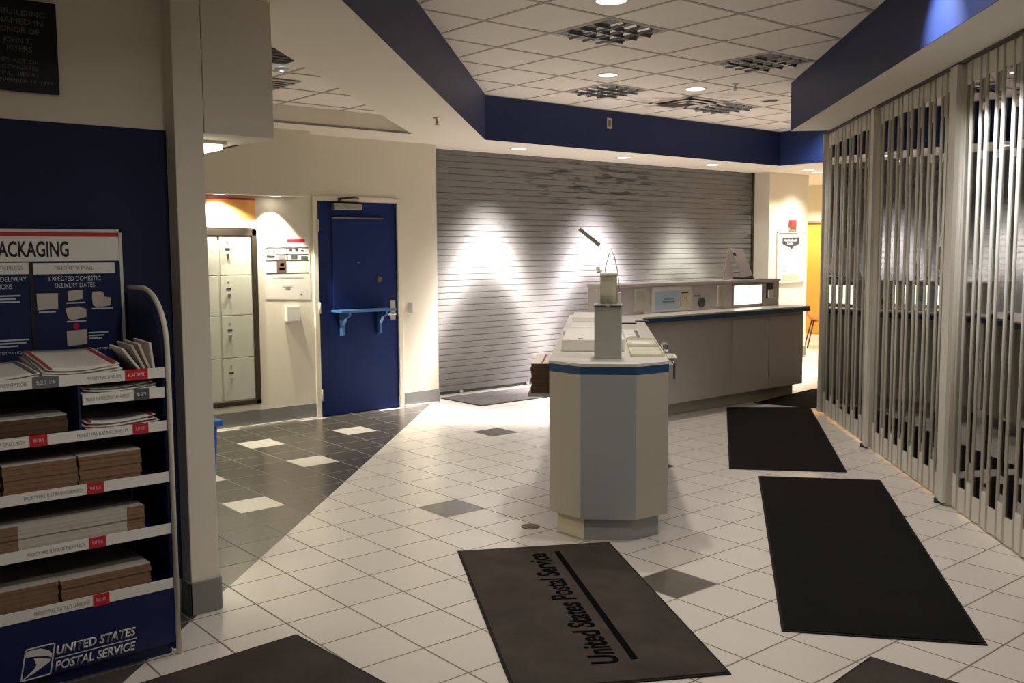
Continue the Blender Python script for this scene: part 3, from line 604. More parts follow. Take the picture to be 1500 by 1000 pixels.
# folded tent card on the riser
tc_ = thing('tent_card', (-1.55, 6.05, 1.298), 'tall white folded tent card standing on the counter riser', 'card')
ap = Vector((-1.52, 5.98, 1.650))
def panel(name, a0, a1, b0, b1, mm):
    P = [Vector(a0), Vector(a1), Vector(b1), Vector(b0)]; nn = (P[1]-P[0]).cross(P[2]-P[0]).normalized()
    return B().extr([tuple(v) for v in P], nn*.002).build(name, mm, tc_)
panel('left_leaf', (-1.47, 5.86, 1.300), (-1.55, 6.14, 1.300), (-1.50, 5.985, 1.640), (-1.51, 6.02, 1.640), 'thinpaper')
panel('right_leaf', (-1.44, 6.15, 1.325), (-1.46, 6.37, 1.340), (-1.495, 6.02, 1.640), (-1.505, 6.25, 1.625), 'thinpaper')
B().hexa([(-1.478, 6.055, 1.555), (-1.474, 6.055, 1.555), (-1.475, 6.10, 1.557), (-1.479, 6.10, 1.557), (-1.488, 6.045, 1.59), (-1.484, 6.045, 1.59), (-1.485, 6.09, 1.592), (-1.489, 6.09, 1.592)]).build('print', 'ink', tc_)
tag(B().obox((-1.55, 6.30), (0, 1), .12, .08, 1.298, 1.318).build('tent_card_stand', 'black', bevel=.003), 'low black holder under the right half of the tent card', 'holder')

# ---------------------------------------------------------------- items on the kiosk
def kbox(name, s0, s1, t0, t1, z0, z1, mm, parent=None, bevel=0):
    return B().prism([pen(s0, t0), pen(s1, t0), pen(s1, t1), pen(s0, t1)], z0, z1).build(name, mm, parent, bevel)
# flat shipping boxes on the side shelf (left of the kiosk)
for i in range(8):
    j = random.uniform(-.006, .006); zb = .745+i*.0232
    t_ = thing('flat_box', pen(.72, .1)+(zb,), ('flattened brown mailing box with white top and red stripes, topmost on the kiosk side shelf' if i == 7 else 'flattened brown mailing box in the stack on the kiosk side shelf'), 'box', 'mailing boxes on the kiosk side shelf')
    B().prism([pen(.45+j, -.13+j), pen(1.0, -.13+j), pen(1.0, .26), pen(.45+j, .26)], zb, zb+.019).build('box_board', 'carddark', t_)
    B().prism([pen(.448+j, -.128+j), pen(1.0, -.128+j), pen(1.0, .26), pen(.448+j, .26)], zb+.0192, zb+.0225).build('box_face', 'paper' if i == 7 else 'carddark', t_)
    if i == 7:
        for t0 in (-.07, -.02, .20): B().prism([pen(.452, t0), pen(.99, t0), pen(.99, t0+.012), pen(.452, t0+.012)], zb+.0225, zb+.0235).build('red_stripe', 'paperred', t_)
# tall grey dispenser with slots
tw = thing('form_dispenser', pen(.15, .33)+(TOP,), 'tall grey dispenser box standing on the near end of the kiosk', 'dispenser')
kbox('dispenser_body', .085, .26, .258, .414, TOP, 1.295, 'tower', tw, .004)
kbox('dispenser_top', .078, .27, .254, .418, 1.295, 1.310, 'tower', tw, .002)
for t0 in (.262, .346): kbox('slot', .0765, .0785, t0, t0+.062, 1.2985, 1.3055, 'ink', tw)
# clear holder on top of it with forms, rims and clips
ho = thing('acrylic_holder', pen(.2, .33)+(1.31,), 'tall clear plastic leaflet holder on top of the grey dispenser', 'holder')
kbox('holder_back', .205, .210, .292, .388, 1.311, 1.49, 'milky', ho); kbox('holder_front', .160, .164, .292, .388, 1.311, 1.36, 'acrylic', ho)
for t0 in (.290, .386): kbox('holder_side', .160, .210, t0, t0+.004, 1.311, 1.48, 'acrylic', ho)
kbox('forms', .170, .176, .297, .362, 1.312, 1.474, 'milky', ho)
kbox('holder_rim', .158, .212, .290, .392, 1.476, 1.484, 'white', ho)
for t0 in (.276, .396): kbox('foot_clip', .16, .205, t0, t0+.014, 1.311, 1.375, 'white', ho)
def p3(s, t, z): return pen(s, t)+(z,)
wr = B(); wr.tube([p3(.262, .316, 1.312), p3(.262, .316, 1.44), p3(.262, .322, 1.52), p3(.262, .340, 1.59), p3(.262, .356, 1.626), p3(.262, .374, 1.58), p3(.262, .392, 1.50), p3(.262, .403, 1.41), p3(.262, .407, 1.312)], .0025)
tag(wr.build('wire_arch', 'steel'), 'thin arched grey wire rising above the grey dispenser', 'wire')
st = thing('strip_sign', p3(.22, .29, 1.31), 'narrow white strip sign tilted on a thin clear rod above the kiosk', 'sign')
B().tube([p3(.245, .283, 1.311), p3(.245, .285, 1.42), p3(.245, .292, 1.62), p3(.245, .288, 1.650)], .0022).build('rod', 'acrylic', st)
P = [p3(.245, .162, 1.738), p3(.245, .176, 1.752), p3(.245, .293, 1.660), p3(.245, .280, 1.640)]
B().extr(P, tuple(D45*.004)).build('strip', 'stripgrey', st)
B().box(p3(.245, .278, 0)[0]-.008, p3(.245, .278, 0)[0]+.008, p3(.245, .278, 0)[1]-.008, p3(.245, .278, 0)[1]+.008, 1.500, 1.522).cyl(p3(.245, .272, 1.49), p3(.245, .300, 1.50), .006).build('rod_clamp', 'milky', st)
# flat white cases at the left edge
c1 = thing('white_case', pen(.9, .25)+(TOP,), 'large flat white case at the left edge of the angled counter behind the dispenser', 'case')
B().prism([pen(.485, .057), pen(1.40, .057), pen(1.40, .44), pen(.485, .44)], TOP, 1.075).build('case_body', 'white', c1, bevel=.006)
kbox('case_label', .50, .56, .155, .185, 1.075, 1.076, 'tagdark', c1); kbox('side_knob', 1.20, 1.32, .035, .057, 1.03, 1.07, 'white', c1, .004)
c2 = thing('white_case', pen(2.2, .25)+(TOP,), 'smaller white case with grey side further back on the angled counter', 'case')
B().prism([pen(1.75, .07), pen(2.75, .07), pen(2.75, .44), pen(1.75, .44)], TOP, 1.055).build('case_body', 'white', c2, bevel=.006)
kbox('case_lid', 2.2, 2.74, .075, .43, 1.055, 1.10, 'white', c2, .006)
# clear trays, leaflets at the right edge
t1 = thing('clear_tray', pen(.45, .45)+(TOP,), 'shallow clear plastic tray on the kiosk beside the grey dispenser', 'tray')
t2 = thing('clear_tray', pen(1.0, .45)+(TOP,), 'shallow clear plastic tray just behind the near tray on the counter', 'tray')
for tr, s0, s1 in ((t1, .19, .74), (t2, .79, 1.24)):
    kbox('tray_floor', s0, s1, .47, .665, TOP+.001, TOP+.005, 'milky', tr)
    for q in ((s0, s0+.004, .47, .665), (s1-.004, s1, .47, .665), (s0, s1, .47, .474), (s0, s1, .661, .665)): kbox('tray_wall', *q, TOP+.005, TOP+.020, 'milky', tr)
tag(kbox('form_pad', .82, 1.05, .50, .62, TOP+.006, TOP+.012, 'paper'), 'white form lying in the rear clear tray', 'form')
lf = thing('leaflet', pen(1.7, .52)+(TOP,), 'white leaflet with black printing lying on the angled counter behind the trays', 'leaflet')
kbox('sheet', 1.34, 2.10, .47, .58, TOP+.001, TOP+.005, 'paper', lf)
for q in ((1.36, 2.05, .552, .575), (1.36, 1.50, .50, .545), (1.62, 1.66, .50, .55)): kbox('print', *q, TOP+.005, TOP+.0056, 'tagdark', lf)
tag(kbox('pen', 2.72, 2.76, .47, .60, TOP, TOP+.012, 'black'), 'dark pen lying across the far part of the angled counter', 'pen')
hc = thing('side_clip', p3(.25, .69, .89), 'small clear clip with dark strip hanging on the right side of the kiosk', 'clip')
kbox('clip_body', .10, .30, .684, .715, .965, 1.012, 'acrylic', hc, .003); kbox('dark_strip', .12, .16, .712, .722, .88, .97, 'tagdark', hc); kbox('clip_lip', .10, .30, .68, .73, 1.001, 1.008, 'white', hc)
h2 = tag(kbox('side_clip', .62, .80, .682, .715, .985, 1.03, 'acrylic', None, .003), 'second clear clip on the right edge of the counter, behind the first', 'clip')
kbox('cable', 3.0, 3.1, .60, .72, TOP, TOP+.006, 'black')
tag(bpy.data.objects['cable'], 'short black cable end on the counter where it bends', 'cable')

# ---------------------------------------------------------------- column: framed poster and fire alarm
fp = thing('framed_poster', (-3.46, 10.0, 1.13), 'silver framed white poster with a black speech shape on the far column', 'poster')
PA = -3.46
B().box(PA, PA+.012, 9.69, 10.34, 1.15, 1.87).build('poster_sheet', 'paper', fp)
f = B(); f.box(PA, PA+.022, 9.67, 9.69, 1.13, 1.89); f.box(PA, PA+.022, 10.34, 10.36, 1.13, 1.89); f.box(PA, PA+.022, 9.67, 10.36, 1.87, 1.89); f.box(PA, PA+.022, 9.67, 10.36, 1.13, 1.15)
f.build('frame', 'alum', fp)
def bp(y, z): return (PA+.0121, y, z)
B().extr([bp(9.80, 1.80), bp(10.23, 1.81), bp(10.23, 1.71), bp(10.17, 1.68), bp(10.09, 1.67), bp(10.04, 1.62), bp(9.99, 1.66), bp(9.87, 1.68), bp(9.80, 1.71)], (.001, 0, 0)).build('black_shape', 'ink', fp)
for (y0, y1, q0, q1) in ((9.86, 10.18, 1.745, 1.775), (9.93, 10.10, 1.695, 1.725)):
    b = B(); n = int((y1-y0)/.03)
    for k in range(n): b.box(PA+.0131, PA+.0136, y0+k*.03, y0+k*.03+.022, q0, q1-(.006 if k % 3 else 0))
    b.build('lettering', 'inkwhite', fp)
b = B()
for y0, y1, q in ((9.95, 10.12, 1.585), (9.92, 10.1, 1.55), (9.82, 9.94, 1.36), (9.85, 9.93, 1.29)): b.box(PA+.0121, PA+.0128, y0, y1, q, q+.012)
b.build('small_print', 'inkgrey', fp)
B().box(PA+.0121, PA+.0128, 9.81, 10.22, 1.155, 1.25).build('green_strip', mat('pale green print', (.38, .42, .30), .6, var=.3, scale=30), fp)
al = thing('fire_alarm', (-3.46, 10.03, 1.92), 'red fire alarm strobe box on the far column above the poster', 'alarm')
B().box(PA, PA+.05, 9.965, 10.10, 1.955, 2.065).build('alarm_body', 'alarm', al, bevel=.006)
B().box(PA, PA+.07, 10.10, 10.155, 1.965, 2.055).build('strobe_lens', 'white', al, bevel=.006)
B().box(PA, PA+.02, 9.975, 10.12, 1.90, 1.955).build('back_plate', 'cream', al)

# ---------------------------------------------------------------- corridor: wood door, second door, chair
for nm, y0, y1 in (('door_2', -4.95, -4.02), ('door_3', -3.2, -2.3)):
    d = thing(nm, ((y0+y1)/2, 12.6, 0), None, None, kind='structure')
    B().box(y0+.04, y1-.04, 12.63, 12.67, .01, 2.09).build('door_leaf', 'wood', d)
    f = B(); f.box(y0, y0+.04, 12.58, 12.7, 0, 2.13); f.box(y1-.04, y1, 12.58, 12.7, 0, 2.13); f.box(y0, y1, 12.58, 12.7, 2.09, 2.13); f.build('door_frame', 'steel', d)
    B().cyl((y1-.12, 12.63, 1.0), (y1-.12, 12.58, 1.0), .025).build('door_knob', 'chrome', d)
ch = thing('side_chair', (-4.0, 11.75, 0), 'orange shell chair with dark legs by the wooden door at the far end', 'chair')
cx, cy = -4.02, 11.75
b = B()
prof = [(-.22, .47), (-.12, .445), (.05, .44), (.16, .455), (.22, .52), (.25, .64), (.28, .78), (.30, .86)]
ux, uy = Vector((.78, .62, 0)), Vector((-.62, .78, 0))   # back direction, side direction
vs = []
for i, (u, z) in enumerate(prof):
    row = []
    wv = .23 if i < 5 else .23-.035*(i-4)
    for k in range(-3, 4):
        t = k/3.0; c3 = Vector((cx, cy, 0))-ux*u+uy*wv*t
        row.append(b.bm.verts.new((c3.x, c3.y, z+.03*t*t)))
    vs.append(row)
for r1, r2 in zip(vs, vs[1:]):
    for k in range(6): b.bm.faces.new((r1[k], r1[k+1], r2[k+1], r2[k])).smooth = True
sh = b.build('seat_shell', 'orange', ch); so = sh.modifiers.new('thickness', 'SOLIDIFY'); so.thickness = .014
for su in (-1, 1):
    for fb in (-1, 1):
        a = Vector((cx, cy, .44))-ux*(.12*fb)+uy*(.15*su); e = Vector((cx, cy, 0))-ux*(.22*fb)+uy*(.23*su)
        B().tube([a, e], .011).build('leg', 'bronze', ch)
B().tube([Vector((cx, cy, .43))-ux*.12+uy*.15, Vector((cx, cy, .43))-ux*.12-uy*.15, Vector((cx, cy, .43))+ux*.12-uy*.15, Vector((cx, cy, .43))+ux*.12+uy*.15, Vector((cx, cy, .43))-ux*.12+uy*.15], .009).build('seat_frame', 'bronze', ch)

# ---------------------------------------------------------------- floor mats
def mat_obj(label, poly, mm, border=.012, th=.009):
    c = (sum(p[0] for p in poly)/4, sum(p[1] for p in poly)/4, 0)
    t_ = thing('floor_mat', c, label, 'mat')
    B().prism(poly, .0005, th*.6).build('rubber_edge', 'rubber', t_)
    B().prism(inset(poly, border), .0005, th).build('carpet', mm, t_)
    return t_
def rect(c0, u, lu, lv):
    u = Vector((u[0], u[1], 0)).normalized(); v = Vector((-u.y, u.x, 0)); c = Vector((c0[0], c0[1], 0)); q = [c, c+u*lu, c+u*lu+v*lv, c+v*lv]
    return [(p.x, p.y) for p in q]
um = rect((.897, .561), (1.475, -.843), 1.71, .848)
gm = mat_obj('worn grey mat with black postal lettering in front of the kiosk', um, 'matgrey')
mu = Vector((1.475, -.843, 0)).normalized(); mv = Vector((-mu.y, mu.x, 0)); mo = Vector((.897, .561, .0092))
# lettering reads from the near end towards the kiosk, baseline beside the black bar
text('lettering', 'United States Postal Service', mo+mu*1.545+mv*.455, -mu, (0, 0, 1), .115, 1.40, 'matink', gm, bold=.025, shear=.12, thick=.0012)
a = mo+mu*.125+mv*.522; e = mo+mu*1.525+mv*.522
B().obox(((a.x+e.x)/2, (a.y+e.y)/2), (mu.x, mu.y), .70, .0145, .0092, .0104).build('black_bar', 'matink', gm)
mat_obj('long black mat in the right foreground, nearest the grille', [(.916, 3.229), (1.552, 3.767), (3.315, 1.46), (2.681, .95)], 'matblack')
mat_obj('black mat beyond the long black mat, beside the counter', [(-1.137, 5.522), (-.565, 6.16), (1.262, 3.818), (.629, 3.265)], 'matblack')
mat_obj('black mat at the end of the long counter, partly behind the grille', [(-1.14, 5.985), (-.30, 6.20), (-.56, 7.55), (-1.30, 7.36)], 'matblack')
mat_obj('dark mat at the bottom left in front of the packaging rack', rect((1.366, -.638), (.06, -1), 1.8, 1.15), 'matgrey')
mat_obj('dark mat corner at the bottom edge between the grey and the long black mat', rect((3.064, .993), (.10, -1), 1.2, 1.4), 'matgrey')
sm = mat_obj('grey mat with worn lettering lying in front of the rolling shutter', [(-3.66, 3.69), (-2.90, 3.69), (-2.90, 5.25), (-3.66, 5.25)], 'matshut')
text('lettering', 'United States Postal Service', (-3.22, 3.95, .0092), (0, 1, 0), (0, 0, 1), .12, 1.15, 'tagdark', sm, bold=.02, thick=.001)
tag(B().cyl((.793, 1.174, 0), (.793, 1.174, .003), .055, n=24)
    .build('floor_drain', 'brass'), 'round brown floor plug in the white tile left of the kiosk', 'floor drain')

# ---------------------------------------------------------------- blue bin behind the wall end
bn = thing('recycling_bin', (-.25, -.62, 0), 'blue plastic bin with a lid showing behind the end of the left wall', 'bin')
B().hexa([(-.40, -.85, 0), (-.08, -.85, 0), (-.08, -.385, 0), (-.40, -.385, 0), (-.43, -.88, .67), (-.055, -.88, .67), (-.055, -.36, .67), (-.43, -.36, .67)]).build('bin_body', 'binblue', bn, bevel=.01)
B().box(-.45, -.035, -.90, -.335, .67, .705).box(-.42, -.07, -.87, -.37, .705, .745).build('bin_lid', 'binblue', bn, bevel=.008)

# ---------------------------------------------------------------- plaque
pq = thing('plaque', (.762, -1.6, 2.255), 'black square dedication plaque with grey lettering high on the left wall', 'plaque')
PX = .758
B().box(PX, PX+.018, -1.90, -1.318, 2.257, 2.614).build('plaque_slab', 'plaque', pq, bevel=.002)
def pt(s, rb, z, h, wd): text('lettering', s, (PX+.018, rb, z), (0, 1, 0), (1, 0, 0), h, wd, 'plaqueletter', pq, align='R', thick=.001)
pt('THIS BUILDING', -1.360, 2.551, .022, .245); pt('IS NAMED IN', -1.369, 2.517, .022, .205); pt('HONOR OF', -1.385, 2.483, .022, .165)
pt('JOHN T.', -1.414, 2.443, .022, .104); pt('MYERS', -1.414, 2.412, .022, .090)
pt('BY ACT OF', -1.396, 2.367, .016, .128); pt('CONGRESS', -1.395, 2.342, .016, .130); pt('P.L. 105-91', -1.397, 2.317, .014, .128); pt('NOVEMBER 19, 1997', -1.341, 2.291, .014, .225)

# ---------------------------------------------------------------- packaging rack
RX = 1.227; RL = -2.35; RR = -1.10
rk = thing('packaging_rack', (1.0, -1.7, 0), 'navy packaging rack with white shelf edges and silver curved end frame at the left', 'rack')
# curved silver end frame: up the front, over in an arc to the wall
arc = [(RX, RR+.012, .005), (RX, RR+.012, 1.15), (RX-.003, RR+.012, 1.25)]
for k in range(1, 11):
    t = math.radians(90*k/10); arc.append((RX-.26+.257*math.cos(t), RR+.012, 1.25+.225*math.sin(t)))
arc.append((.80, RR+.012, 1.475))
B().tube(arc, .0105, 10).build('end_frame', 'alum', rk)
side = [(.80, 0), (RX-.015, 0), (RX-.015, 1.22)]
for k in range(1, 9):
    t = math.radians(90*k/8); side.append((RX-.27+.245*math.cos(t), 1.245+.205*math.sin(t)))
side.append((.80, 1.45))
B().extr([(x, RR-.004, max(z, .02)) for x, z in side], (0, .012, 0)).build('end_panel', 'rackblue', rk)
B().box(.765, .79, RL, RR, .02, 1.20).build('back_panel', 'rackblue', rk)
bp_ = B().box(RX-.02, RX, RL, RR-.001, .055, .278).build('base_panel', 'rackblue', rk)
B().box(.80, RX-.03, RL, RR-.006, .0, .255).build('base_box', 'rackblue', rk)
# emblem and lettering on the base
def bz(y, z): return (RX+.0006, y, z)
NX = (1, 0, 0)
L0, L1 = -1.675, -1.545          # emblem, a slanted box
def em(s, t):                    # s along, t up, slanted
    y = L0+s*.105+t*.022; z = .055+t*.118; return (RX, y, z)
em_b = B()
def qd(a, b2, c, d): em_b.extr([em(*a), em(*b2), em(*c), em(*d)], (.001, 0, 0))
qd((0, 0), (1, 0), (1, .04), (0, .04)); qd((0, .96), (1, .96), (1, 1), (0, 1)); qd((0, 0), (.045, 0), (.045, 1), (0, 1)); qd((.955, 0), (1, 0), (1, 1), (.955, 1))
em_b.extr([em(*p) for p in ((.02, .92), (.50, .92), (.80, .80), (.94, .66), (.93, .54), (.80, .62), (.40, .70), (.05, .74))], (.001, 0, 0))
em_b.extr([em(*p) for p in ((.33, .66), (.60, .60), (.90, .50), (.88, .42), (.50, .22), (.04, .03), (.40, .30), (.46, .42))], (.001, 0, 0))
em_b.build('emblem', 'inkwhite', bp_)
text('lettering', 'UNITED STATES', (RX, -1.548, .124), (0, 1, 0), NX, .034, .292, 'inkwhite', bp_, bold=.03, shear=.22)
text('lettering', 'POSTAL SERVICE', (RX, -1.556, .066), (0, 1, 0), NX, .034, .298, 'inkwhite', bp_, bold=.03, shear=.22)
B().box(RX, RX+.001, -1.552, -1.252, .109, .1125).build('rule', 'inkwhite', bp_)
# shelves with printed lips
def shelf(z0, z1, y0, y1, marks, back=.79):
    s_ = B().box(back, RX-.008, y0, y1, z0, z0+.014).build('shelf', 'rackblue', rk)
    lp_ = B().box(RX-.008, RX, y0, y1, z0, z1).build('shelf_lip', 'lip', s_)
    for kind, a, b2, arg in marks:
        h = z1-z0
        if kind == 't': text('lip_text', arg, (RX, a, z0+h*.33), (0, 1, 0), NX, h*.36, b2-a, 'inkgrey', s_, thick=.0006)
        else:
            B().box(RX, RX+.002, a, b2, z0-.001, z1+.002).build('price_label', kind, s_)
            if arg: text('label_text', arg, (RX+.002, a+.012, z0+h*.36), (0, 1, 0), NX, h*.34, (b2-a)-.024, 'inkwhite', s_, thick=.0006)
shelf(1.130, 1.170, RL, RR, [('t', -1.70, -1.60, 'EXPRESS ENVELOPE'), ('taggrey', -1.582, -1.492, '$23.75'), ('t', -1.394, -1.268, 'PRIORITY MAIL ENVELOPE'), ('red', -1.254, -1.168, 'FLAT RATE')])
shelf(1.052, 1.093, -1.412, RR-.005, [('t', -1.400, -1.240, 'PRIORITY MAIL EXPRESS FLAT RATE ENVELOPE'), ('tagdark', -1.224, -1.166, '$23')], back=.85)
shelf(.919, .958, RL, RR, [('t', -1.76, -1.615, 'FLAT RATE SMALL BOX'), ('red', -1.601, -1.541, 'FLAT RATE'), ('t', -1.437, -1.250, 'PRIORITY MAIL FLAT RATE ENVELOPE'), ('red', -1.234, -1.174, 'FLAT RATE')])
shelf(.712, .752, RL, RR, [('t', -1.630, -1.425, 'PRIORITY MAIL FLAT RATE MEDIUM BOX'), ('red', -1.412, -1.350, 'FLAT RATE')])
shelf(.502, .542, RL, RR, [('t', -1.631, -1.427, 'PRIORITY MAIL FLAT RATE MEDIUM BOX'), ('red', -1.414, -1.352, 'FLAT RATE')])
shelf(.275, .318, RL, RR, [('t', -1.616, -1.420, 'PRIORITY MAIL FLAT RATE LARGE BOX'), ('red', -1.409, -1.349, 'FLAT RATE')])
B().box(.80, RX-.012, -1.425, -1.416, .935, 1.128).build('divider', 'rackblue', rk)
# header board behind the top shelf
HX = .80
hb = B().box(HX, HX+.018, RL, -1.120, 1.172, 1.712).build('header_board', 'navy', rk)
fx = HX+.018
B().box(HX-.002, fx+.004, -1.126, -1.114, 1.172, 1.716).box(HX-.002, fx+.004, RL, -1.114, 1.704, 1.716).build('header_rim', 'alum', rk)
B().box(fx, fx+.002, RL, -1.128, 1.686, 1.703).build('red_stripe', 'red', rk)
B().box(fx, fx+.002, RL, -1.127, 1.588, 1.686).build('white_field', 'lip', rk)
text('headline', 'PACKAGING', (fx+.002, -1.325, 1.607), (0, 1, 0), NX, .062, .283, 'ink', rk, bold=.022, align='R', thick=.0008)
B().box(fx, fx+.002, -1.462, -1.147, 1.536, 1.580).build('white_strip', 'lip', rk); B().box(fx, fx+.002, -1.80, -1.473, 1.538, 1.583).build('white_strip', 'lip', rk)
text('strip_title', 'PRIORITY MAIL', (fx+.002, -1.382, 1.551), (0, 1, 0), NX, .016, .150, 'inkgrey', rk, thick=.0008)
text('strip_title', 'PRIORITY MAIL EXPRESS', (fx+.002, -1.500, 1.554), (0, 1, 0), NX, .016, .250, 'inkgrey', rk, align='R', thick=.0008)
B().box(fx, fx+.004, -1.478, -1.464, 1.18, 1.583).build('divider_strip', 'black', rk)
def ht(s, org, h, wd, al_='L', mm='inkblue', bold=.01): text('board_text', s, (fx, org[0], org[1]), (0, 1, 0), NX, h, wd, mm, rk, bold=bold, align=al_, thick=.0008)
ht('EXPECTED DOMESTIC', (-1.405, 1.507), .020, .200); ht('DELIVERY DATES', (-1.384, 1.480), .020, .155)
ht('FASTEST DELIVERY', (-1.487, 1.509), .020, .185, 'R'); ht('OPTIONS', (-1.540, 1.480), .020, .085, 'R')
ht('6-10 BUSINESS DAYS, INTERNATIONAL', (-1.452, 1.218), .010, .290); ht('3-5 BUSINESS DAYS, INTERNATIONAL', (-1.487, 1.222), .010, .28, 'R')
b = B()
for (y0, y1, z) in ((-1.448, -1.385, 1.381), (-1.342, -1.270, 1.414), (-1.245, -1.160, 1.387), (-1.345, -1.270, 1.338), (-1.262, -1.185, 1.288), (-1.262, -1.20, 1.276), (-1.262, -1.21, 1.264), (-1.60, -1.512, 1.45), (-1.60, -1.53, 1.438), (-1.60, -1.515, 1.426), (-1.60, -1.49, 1.275), (-1.60, -1.50, 1.263), (-1.60, -1.53, 1.251)): B().box(fx, fx+.0008, y0, y1, z, z+.0055).build('caption_line', 'inkblue', rk)
def pic(pts, mm='cardtop'): B().extr([(fx, y, z) for y, z in pts], (.0015, 0, 0)).build('printed_picture', mm, rk)
pic([(-1.453, 1.392), (-1.376, 1.396), (-1.374, 1.458), (-1.454, 1.459)])
pic([(-1.337, 1.425), (-1.280, 1.432), (-1.279, 1.470), (-1.337, 1.466)])
pic([(-1.240, 1.405), (-1.225, 1.393), (-1.168, 1.402), (-1.168, 1.434), (-1.195, 1.438), (-1.197, 1.456), (-1.205, 1.461), (-1.240, 1.460), (-1.243, 1.440)])
pic([(-1.340, 1.355), (-1.325, 1.346), (-1.268, 1.358), (-1.268, 1.390), (-1.298, 1.402), (-1.348, 1.396)])
pic([(-1.347, 1.240), (-1.270, 1.246), (-1.268, 1.306), (-1.347, 1.304)])
B().cyl((fx, -1.31, 1.322), (fx+.0015, -1.31, 1.322), .012).build('red_dot', 'red', rk)

# ---------------------------------------------------------------- stock on the rack: every box and envelope its own object
def flat_box(i, y0, y1, z, th, x1, mm, top, label, group, ends=None):
    t_ = thing('flat_box', ((x1+.84)/2, (y0+y1)/2, z), label, 'box', group)
    j = random.uniform(-.005, .003); k = random.uniform(-.003, .003)
    B().box(.86, x1+j, y0+k, y1+k, z, z+th*.72).build('box_board', mm, t_)
    B().box(.86, x1+j+.001, y0+k, y1+k, z+th*.74, z+th*.95).build('box_face', top, t_)
    if ends:
        for (a, b2) in ends: B().box(x1-.03+j, x1+j+.0035, a+k, b2+k, z+.0005, z+th*.92).build('box_flap', 'card', t_)
def stack(n, y0, y1, z, h, x1, mm, top, desc, group, ends=None):
    th = h/n
    for i in range(n):
        k = n-1-i; lab = f"{('topmost', 'second from top', 'third from top', 'fourth from top', 'fifth from top', 'sixth from top', 'bottom one')[k] if k < n-1 else 'bottom one'} of the {desc}"
        flat_box(i, y0, y1, z+i*th, th, x1, mm, (top if i == n-1 else mm if top == 'cardtop' else top), lab, group, ends)
stack(7, -1.430, -1.200, .727, .132, 1.205, 'card', 'cardtop', 'right bundle of flat brown boxes, second full shelf', 'medium boxes, right bundle on the upper shelf')
stack(7, -1.690, -1.436, .727, .130, 1.208, 'card', 'cardtop', 'left bundle of flat brown boxes, second full shelf', 'medium boxes, left bundle on the upper shelf')
stack(7, -1.98, -1.70, .727, .128, 1.20, 'card', 'cardtop', 'cut off brown bundle at the picture edge, second full shelf', 'medium boxes at the left edge of the upper shelf')
stack(7, -1.76, -1.198, .517, .115, 1.205, 'cardtop', 'cardtop', 'flat white boxes with brown ends, third full shelf', 'white medium boxes on the lower shelf', ends=[(-1.262, -1.197), (-1.762, -1.652)])
stack(6, -1.515, -1.181, .290, .106, 1.205, 'card', 'cardtop', 'right bundle of flat boxes on the bottom shelf', 'large boxes, right bundle on the bottom shelf')
stack(6, -1.86, -1.522, .290, .108, 1.200, 'card', 'cardtop', 'left bundle of flat boxes on the bottom shelf', 'large boxes, left bundle on the bottom shelf')
stack(4, -1.72, -1.460, .934, .088, 1.19, 'carddark', 'cardtop', 'dark brown small boxes on the upper left shelf', 'small boxes on the dark left shelf')
def envelope(name, y0, y1, x0, x1, z, lift, label, group, mm='paper', stripes=True, yaw=0.0, curl=.012, back=0.0):
    t_ = thing(name, ((x0+x1)/2, (y0+y1)/2, z), label, 'envelope', group)
    b = B(); nx, ny = 6, 8; V0 = []; c = ((x0+x1)/2, (y0+y1)/2)
    for i in range(nx+1):
        row = []
        for k in range(ny+1):
            u = i/nx; v = k/ny; x = x0+(x1-x0)*u; y = y0+(y1-y0)*v
            zz = z+lift*(1-u)+curl*(2*v-1)**2*.6+.003*math.sin(5*v+3*u)
            dx, dy = x-c[0], y-c[1]; row.append(b.bm.verts.new((c[0]+dx*math.cos(yaw)-dy*math.sin(yaw), c[1]+dx*math.sin(yaw)+dy*math.cos(yaw), zz)))
        V0.append(row)
    for i in range(nx):
        for k in range(ny): b.bm.faces.new((V0[i][k], V0[i+1][k], V0[i+1][k+1], V0[i][k+1])).smooth = True
    s_ = b.build('envelope_sheet', mm, t_); so = s_.modifiers.new('thickness', 'SOLIDIFY'); so.thickness = .004; so.offset = 1
    if stripes:
        b = B(); cols = []
        for k in (0, ny-1):
            for i in range(nx):
                P = []
                for (ii, kk, f) in ((i, k, .25), (i+1, k, .25), (i+1, k, .7), (i, k, .7)):
                    P.append((ii, kk, f))
                cols.append(P)
        # printed border, laid 1 mm above the sheet
        def pos(ii, kk, f):
            u = ii/nx; v = (kk+f)/ny; x = x0+(x1-x0)*u; y = y0+(y1-y0)*v
            zz = z+lift*(1-u)+curl*(2*v-1)**2*.6+.003*math.sin(5*v+3*u)+.0062
            dx, dy = x-c[0], y-c[1]; return (c[0]+dx*math.cos(yaw)-dy*math.sin(yaw), c[1]+dx*math.sin(yaw)+dy*math.cos(yaw), zz)
        for kk in (0, ny-1):
            b = B()
            for P in cols:
                if P[0][1] == kk: b.face([pos(*q) for q in P])
            b.build('printed_border', 'paperred' if stripes is True else stripes, s_)
    return t_
for i in range(4):
    envelope('mailing_envelope', -1.55+.006*i, -1.255-.004*i, .88, 1.212-.004*i, 1.1540+.0095*i, .045, 'white mailing envelope, top of the pile under the header board' if i == 3 else 'white mailing envelope in the pile under the header board', 'envelopes piled on the top shelf', yaw=(-.03, .02, -.02, .03)[i], stripes=(i == 3))
for i in range(3):
    envelope('express_envelope', -1.80, -1.570+.01*i, .88, 1.208, 1.1520+.009*i, .025, 'express envelope, top of the pile at the left end of the top shelf' if i == 2 else 'express envelope in the pile at the left end of the top shelf', 'express envelopes on the top shelf', stripes='taggrey' if i == 2 else False)
